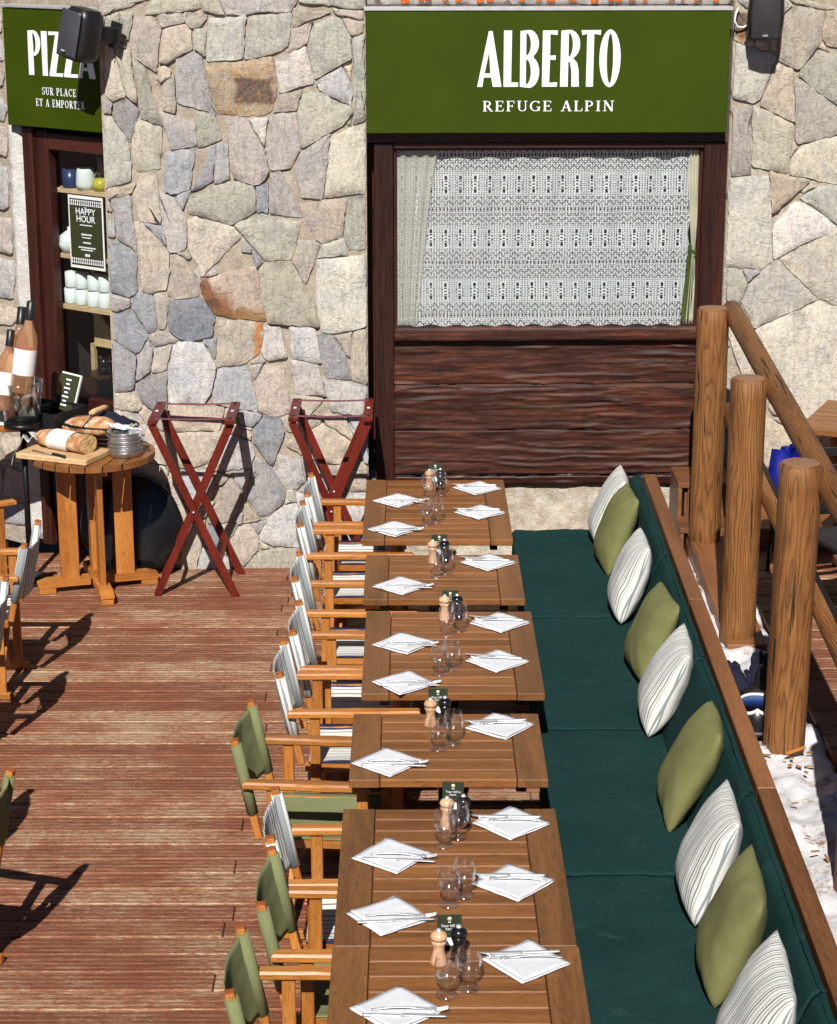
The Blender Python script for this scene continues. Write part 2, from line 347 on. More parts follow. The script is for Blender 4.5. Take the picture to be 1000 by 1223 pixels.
def lace_mat():
    m = Mat('white_lace'); tc = m.n('TexCoord').outputs['Object']
    wn_ = m.n('TexNoise', {'Vector': tc, 'Scale': 6., 'Detail': 3}).outputs['Color']
    tc = m.n('VectorMath', {0: tc, 1: m.n('VectorMath', {0: wn_, 1: (.010, .01, .010)}, operation='MULTIPLY').outputs[0]}, operation='ADD').outputs[0]
    x, y, z = m.xyz(tc)
    P, Q = .087, .32
    fx = m.ma('FRACT', m.ma('ADD', m.ma('MULTIPLY', x, 1 / P), 20.))
    ax = m.ma('ABSOLUTE', m.ma('SUBTRACT', fx, .5))                     # 0 centre of motif .. .5 edge
    fz = m.ma('FRACT', m.ma('ADD', m.ma('MULTIPLY', z, 1 / Q), 20.15))
    def lt(a, b): return m.ma('LESS_THAN', a, b)
    def gt(a, b): return m.ma('GREATER_THAN', a, b)
    def band(a, b): return m.ma('MULTIPLY', gt(fz, a), lt(fz, b))
    def mul(a, b): return m.ma('MULTIPLY', a, b)
    def mx(a, b): return m.ma('MAXIMUM', a, b)
    s = lambda v, p, ph=0.: m.ma('SINE', m.ma('ADD', m.ma('MULTIPLY', v, 6.2832 / p), ph))
    dia = mul(s(m.ma('ADD', m.ma('MULTIPLY', x, 1 / P), m.ma('MULTIPLY', z, 4.6 / Q)), .36), s(m.ma('SUBTRACT', m.ma('MULTIPLY', x, 1 / P), m.ma('MULTIPLY', z, 4.6 / Q)), .36))
    net = mx(gt(mul(s(x, P / 5.), s(z, Q / 19.)), .52), gt(dia, .50))
    slot = mul(mul(lt(ax, .09), band(.30, .62)), mx(mul(gt(m.ma('ABSOLUTE', m.ma('SUBTRACT', fz, .46)), .085), 1.), gt(s(z, Q / 17.), .15)))
    side = mul(mul(lt(m.ma('ABSOLUTE', m.ma('SUBTRACT', ax, .22)), .05), band(.36, .56)), gt(s(z, Q / 15.), .25))
    zig = lt(m.ma('FRACT', m.ma('MULTIPLY', m.ma('ADD', z, m.ma('MULTIPLY', m.ma('ABSOLUTE', m.ma('SUBTRACT', m.ma('FRACT', m.ma('MULTIPLY', fx, 2.)), .5)), .055)), 1 / .0345)), .20)
    zigb = mul(zig, mx(band(.70, .93), band(.06, .24)))
    tri = mul(lt(m.ma('ABSOLUTE', m.ma('SUBTRACT', m.ma('FRACT', m.ma('MULTIPLY', fx, 4.)), .5)), m.ma('MULTIPLY', m.ma('SUBTRACT', fz, .955), 5.)), band(.955, 1.))
    tri2 = mul(lt(m.ma('ABSOLUTE', m.ma('SUBTRACT', m.ma('FRACT', m.ma('MULTIPLY', fx, 4.)), .5)), m.ma('MULTIPLY', m.ma('SUBTRACT', .052, fz), 5.)), band(.0, .052))
    hole = mx(mx(mx(slot, side), mx(zigb, mx(tri, tri2))), mul(net, m.ma('SUBTRACT', 1., mul(lt(ax, .16), band(.28, .64)))))
    df = m.n('BsdfDiffuse', {'Color': (.90, .91, .92, 1)}).outputs[0]
    tl = m.n('BsdfTranslucent', {'Color': (.6, .6, .6, 1)}).outputs[0]
    body = m.n('MixShader', {0: .25, 1: df, 2: tl}).outputs[0]
    tr = m.n('BsdfTransparent', {'Color': (1, 1, 1, 1)}).outputs[0]
    sh = m.n('MixShader', {0: hole, 1: body, 2: tr}).outputs[0]
    m.t.links.new(sh, m.out.inputs['Surface'])
    return m.m
M_LACE = lace_mat()

def sheer_mat():
    m = Mat('sheer_cream'); df = m.n('BsdfDiffuse', {'Color': (.64, .62, .55, 1)}).outputs[0]
    tr = m.n('BsdfTransparent').outputs[0]
    sh = m.n('MixShader', {0: .32, 1: tr, 2: df}).outputs[0]; m.t.links.new(sh, m.out.inputs['Surface'])
    return m.m
M_SHEER = sheer_mat()

def wine_mat():
    m = Mat('rose_wine_glass')
    tr = m.n('BsdfTransparent', {'Color': (.94, .70, .48, 1)}).outputs[0]; df = m.n('BsdfTranslucent', {'Color': (.85, .50, .28, 1)}).outputs[0]
    d2 = m.n('BsdfDiffuse', {'Color': (.70, .46, .30, 1)}).outputs[0]
    body = m.n('MixShader', {0: .62, 1: m.n('MixShader', {0: .5, 1: df, 2: d2}).outputs[0], 2: tr}).outputs[0]
    fr = m.ma('ADD', m.ma('MULTIPLY', m.ma('POWER', m.n('LayerWeight', {'Blend': .5}).outputs['Facing'], 3.), .6), .06)
    gl = m.n('BsdfGlossy', {'Roughness': .06}).outputs[0]
    m.t.links.new(m.n('MixShader', {0: fr, 1: body, 2: gl}).outputs[0], m.out.inputs['Surface']); return m.m
M_WINE = wine_mat()
M_CLEAR = glass_mat('clear_plastic', (.80, .79, .78), .10, .6, 1.5, .12)
def lens_mat():
    m = Mat('blue_mirror_lens', .08, .6, .7); x, y, z = m.xyz(m.n('TexCoord').outputs['Generated'])
    m.col(m.ramp(z, [(.3, (.015, .01, .02)), (.6, (.03, .08, .35)), (.95, (.25, .4, .75))])); return m.m
M_LENS = lens_mat()

# ------------------------------------------------------------------ mesh helpers
class MB:
    def __init__(s): s.v = []; s.f = []; s.sm = []
    def add(s, verts, faces, smooth=False, M=None):
        o = len(s.v)
        s.v += [tuple(M @ Vector(p)) if M else tuple(p) for p in verts]
        s.f += [tuple(i + o for i in f) for f in faces]; s.sm += [smooth] * len(faces)
    def box(s, c, d, M=None, ch=0.):
        cx, cy, cz = c; a, b, h = d[0] / 2, d[1] / 2, d[2] / 2
        if ch <= 0:
            P = [(cx + i * a, cy + j * b, cz + k * h) for i in (-1, 1) for j in (-1, 1) for k in (-1, 1)]
            s.add(P, [(0, 1, 3, 2), (4, 6, 7, 5), (0, 4, 5, 1), (2, 3, 7, 6), (0, 2, 6, 4), (1, 5, 7, 3)], False, M)
        else:
            P = []; idx = {}
            for i in (-1, 1):
                for j in (-1, 1):
                    for k in (-1, 1):
                        for ax in range(3):
                            q = [i * (a - ch), j * (b - ch), k * (h - ch)]; q[ax] = (i * a, j * b, k * h)[ax]
                            idx[(i, j, k, ax)] = len(P); P.append((cx + q[0], cy + q[1], cz + q[2]))
            F = []
            I = lambda i, j, k, ax: idx[(i, j, k, ax)]
            for t in (-1, 1):
                F += [[I(t, -1, -1, 0), I(t, 1, -1, 0), I(t, 1, 1, 0), I(t, -1, 1, 0)], [I(-1, t, -1, 1), I(-1, t, 1, 1), I(1, t, 1, 1), I(1, t, -1, 1)], [I(-1, -1, t, 2), I(1, -1, t, 2), I(1, 1, t, 2), I(-1, 1, t, 2)]]
                for u in (-1, 1):
                    F += [[I(t, u, -1, 0), I(t, u, 1, 0), I(t, u, 1, 1), I(t, u, -1, 1)], [I(t, -1, u, 0), I(t, 1, u, 0), I(t, 1, u, 2), I(t, -1, u, 2)], [I(-1, t, u, 1), I(1, t, u, 1), I(1, t, u, 2), I(-1, t, u, 2)]]
                    for w in (-1, 1): F.append([I(t, u, w, 0), I(t, u, w, 1), I(t, u, w, 2)])
            s.add(P, F, False, M)
        return s
    def beam(s, p, q, w, h, up=(0, 0, 1), ch=.003):            # bar from p to q, w across, h along 'up'
        p, q = Vector(p), Vector(q); d = q - p; L = d.length; x = d / L
        z = Vector(up); z = (z - x * z.dot(x)).normalized(); y = z.cross(x)
        M = Matrix(((x.x, y.x, z.x, (p.x + q.x) / 2), (x.y, y.y, z.y, (p.y + q.y) / 2), (x.z, y.z, z.z, (p.z + q.z) / 2), (0, 0, 0, 1)))
        return s.box((0, 0, 0), (L, w, h), M, ch)
    def tube(s, pts, r, n=8, cap=True, smooth=True):
        pts = [Vector(p) for p in pts]; N = len(pts); rs = r if isinstance(r, (list, tuple)) else [r] * N
        V = []; F = []; prev = None
        for i, p in enumerate(pts):
            d = (pts[min(i + 1, N - 1)] - pts[max(i - 1, 0)]).normalized()
            if prev is None:
                prev = d.orthogonal().normalized()
            u = (prev - d * prev.dot(d)).normalized(); prev = u; w = d.cross(u)
            for k in range(n):
                a = 6.28319 * k / n; V.append(p + (u * math.cos(a) + w * math.sin(a)) * rs[i])
        for i in range(N - 1):
            for k in range(n):
                F.append((i * n + k, i * n + (k + 1) % n, (i + 1) * n + (k + 1) % n, (i + 1) * n + k))
        s.add(V, F, smooth)
        if cap:
            o = len(s.v) - len(V)
            s.f += [tuple(o + k for k in range(n))[::-1], tuple(o + (N - 1) * n + k for k in range(n))]; s.sm += [False, False]
        return s
    def lathe(s, prof, n=24, c=(0, 0, 0), smooth=True, M=None):
        V = []; F = []; m = len(prof)
        for r, z in prof:
            for k in range(n):
                a = 6.28319 * k / n; V.append((c[0] + max(r, 1e-4) * math.cos(a), c[1] + max(r, 1e-4) * math.sin(a), c[2] + z))
        for i in range(m - 1):
            for k in range(n): F.append((i * n + k, i * n + (k + 1) % n, (i + 1) * n + (k + 1) % n, (i + 1) * n + k))
        s.add(V, F, smooth, M); return s
    def grid(s, nu, nv, fn, th=0., smooth=True, M=None):        # sheet; th > 0 closes it into a thin solid
        P = [[Vector(fn(i / (nu - 1), j / (nv - 1))) for j in range(nv)] for i in range(nu)]
        V = [P[i][j] for i in range(nu) for j in range(nv)]
        q = lambda i, j: i * nv + j
        F = [(q(i, j), q(i + 1, j), q(i + 1, j + 1), q(i, j + 1)) for i in range(nu - 1) for j in range(nv - 1)]
        if th:
            B = []
            for i in range(nu):
                for j in range(nv):
                    du = P[min(i + 1, nu - 1)][j] - P[max(i - 1, 0)][j]; dv = P[i][min(j + 1, nv - 1)] - P[i][max(j - 1, 0)]
                    nn = du.cross(dv); nn = nn.normalized() if nn.length > 1e-9 else Vector((0, 0, 1)); B.append(P[i][j] - nn * th)
            o = len(V); V += B
            F += [(o + q(i, j), o + q(i, j + 1), o + q(i + 1, j + 1), o + q(i + 1, j)) for i in range(nu - 1) for j in range(nv - 1)]
            rim = [q(i, 0) for i in range(nu)] + [q(nu - 1, j) for j in range(1, nv)] + [q(i, nv - 1) for i in range(nu - 2, -1, -1)] + [q(0, j) for j in range(nv - 2, 0, -1)]
            for k in range(len(rim)):
                a, b = rim[k], rim[(k + 1) % len(rim)]; F.append((b, a, o + a, o + b))
        s.add(V, F, smooth, M); return s
    def prism(s, poly, z0, z1, M=None):
        n = len(poly); V = [(x, y, z0) for x, y in poly] + [(x, y, z1) for x, y in poly]
        s.add(V, [tuple(range(n))[::-1], tuple(range(n, 2 * n))] + [(k, (k + 1) % n, n + (k + 1) % n, n + k) for k in range(n)], False, M); return s
    def mesh(s, name):
        me = bpy.data.meshes.new(name); me.from_pydata(s.v, [], s.f); me.polygons.foreach_set('use_smooth', s.sm)
        bm = bmesh.new(); bm.from_mesh(me)
        if getattr(s, 'weld', False): bmesh.ops.remove_doubles(bm, verts=bm.verts, dist=.0004)
        bmesh.ops.recalc_face_normals(bm, faces=bm.faces); bm.to_mesh(me); bm.free()
        me.update(); return me
    def build(s, name, mat, parent=None, loc=None, rot=None):
        return obj(name, s.mesh(name), mat, parent, loc, rot)

def obj(name, me, mat=None, parent=None, loc=None, rot=None):
    if mat is not None and not me.materials: me.materials.append(mat)
    o = bpy.data.objects.new(name, me); COL.objects.link(o)
    if parent: o.parent = parent
    if loc is not None: o.location = loc
    if rot is not None: o.rotation_euler = rot if hasattr(rot, '__len__') else (0, 0, rot)
    return o
def empty(name, loc=(0, 0, 0), rz=0., rot=None):
    o = bpy.data.objects.new(name, None); COL.objects.link(o); o.location = loc; o.empty_display_size = .1
    o.rotation_euler = rot if rot else (0, 0, rz); return o
def tag(o, label, cat, group=None):
    o['label'] = label; o['category'] = cat
    if group: o['group'] = group
    return o
def structure(o, label=None):
    o['kind'] = 'structure'
    if label: o['label'] = label
    return o
def kids(o): return [c for c in COL.objects if c.parent == o]
def copy_tree(o, parent=None):
    c = o.copy(); COL.objects.link(c)
    if parent: c.parent = parent
    for ch in list(o.children): copy_tree(ch, c)
    return c
def fbm(x, y, z=0., o=4): return mnoise.fractal(Vector((x, y, z)), 1.0, 2.0, o)
WALL_LOC, WALL_RZ = (0, 12.33, 0), R(1.2)
LEFT_LOC, LEFT_RZ = (-1.80, 12.42, 0), R(-37)
def font_mesh(txt, size, align='CENTER', th=.0006, space=1.0, line=1.0):
    cu = bpy.data.curves.new('lettering', 'FONT'); cu.body = txt; cu.size = size; cu.align_x = align; cu.extrude = th
    cu.space_character = space; cu.space_line = line; cu.resolution_u = 3
    o = bpy.data.objects.new('tmp', cu); me = bpy.data.meshes.new_from_object(o); bpy.data.objects.remove(o); me.name = 'lettering'
    return me
def curve_mesh(loops, th):
    cu = bpy.data.curves.new('letter', 'CURVE'); cu.dimensions = '2D'; cu.fill_mode = 'BOTH'; cu.extrude = th
    for lp in loops:
        sp = cu.splines.new('POLY'); sp.points.add(len(lp) - 1); sp.use_cyclic_u = True
        for p, (x, y) in zip(sp.points, lp): p.co = (x, y, 0, 1)
    o = bpy.data.objects.new('tmp', cu); me = bpy.data.meshes.new_from_object(o); bpy.data.objects.remove(o); me.name = 'letter'
    return me
# ------------------------------------------------------------------ the setting: ground, deck, terrace, snow
g = MB(); g.box((0, 0, -.35), (3000, 3000, .1)); structure(g.build('ground', plain('brown_ground', (.10, .065, .05), .9)))
def deck(name, x0, x1, y0, y1, z, joints, rowh=.142, gap=.008):
    root = MB(); root.box(((x0 + x1) / 2, (y0 + y1) / 2, z - .14), (x1 - x0, y1 - y0, .2))
    d = structure(root.build(name, M_DARKROOM)); y = y1; k = 0; cache = {}
    while y > y0:
        xs = [x0] + sorted(joints[k % len(joints)]) + [x1]
        for a, b in zip(xs[:-1], xs[1:]):
            key = round(b - a, 3)
            if key not in cache:
                m = MB(); m.box((0, 0, 0), (b - a - .004, rowh - gap, .036), None, .004); cache[key] = m.mesh('plank'); cache[key].materials.append(M_DECK)
            obj('plank', cache[key], None, d, ((a + b) / 2, y - rowh / 2, z - .018 + random.uniform(-.0012, .0012)), (0, 0, random.uniform(-.0004, .0004)))
        y -= rowh; k += 1
    return d
deck('deck', -4.2, 1.46, 4.2, 12.62, 0., [[-.75], [.9], [-2.6, .3], [-.75], [-1.9], [.55], [-2.9, -.72]])
deck('terrace_deck', 1.86, 4.2, 5.2, 12.2, .33, [[2.9], [3.3], [2.6]])
sn = MB()
def snow_f(u, v):
    x = 1.36 + u * .62; y = 5.6 + v * 5.95
    e = min(u, 1 - u) * 4; e = min(e, 1)
    z = .20 + .11 * e + .055 * fbm(x * 5, y * 4, 1.) + .012 * fbm(x * 17, y * 15, 4.)
    return (x, y, min(z, .36 if x > 1.5 else .33))
sn.grid(22, 170, snow_f, 0.); so = sn.build('snow', M_SNOW); so['kind'] = 'stuff'; so['label'] = 'strip of old dirty snow between bench and log posts'

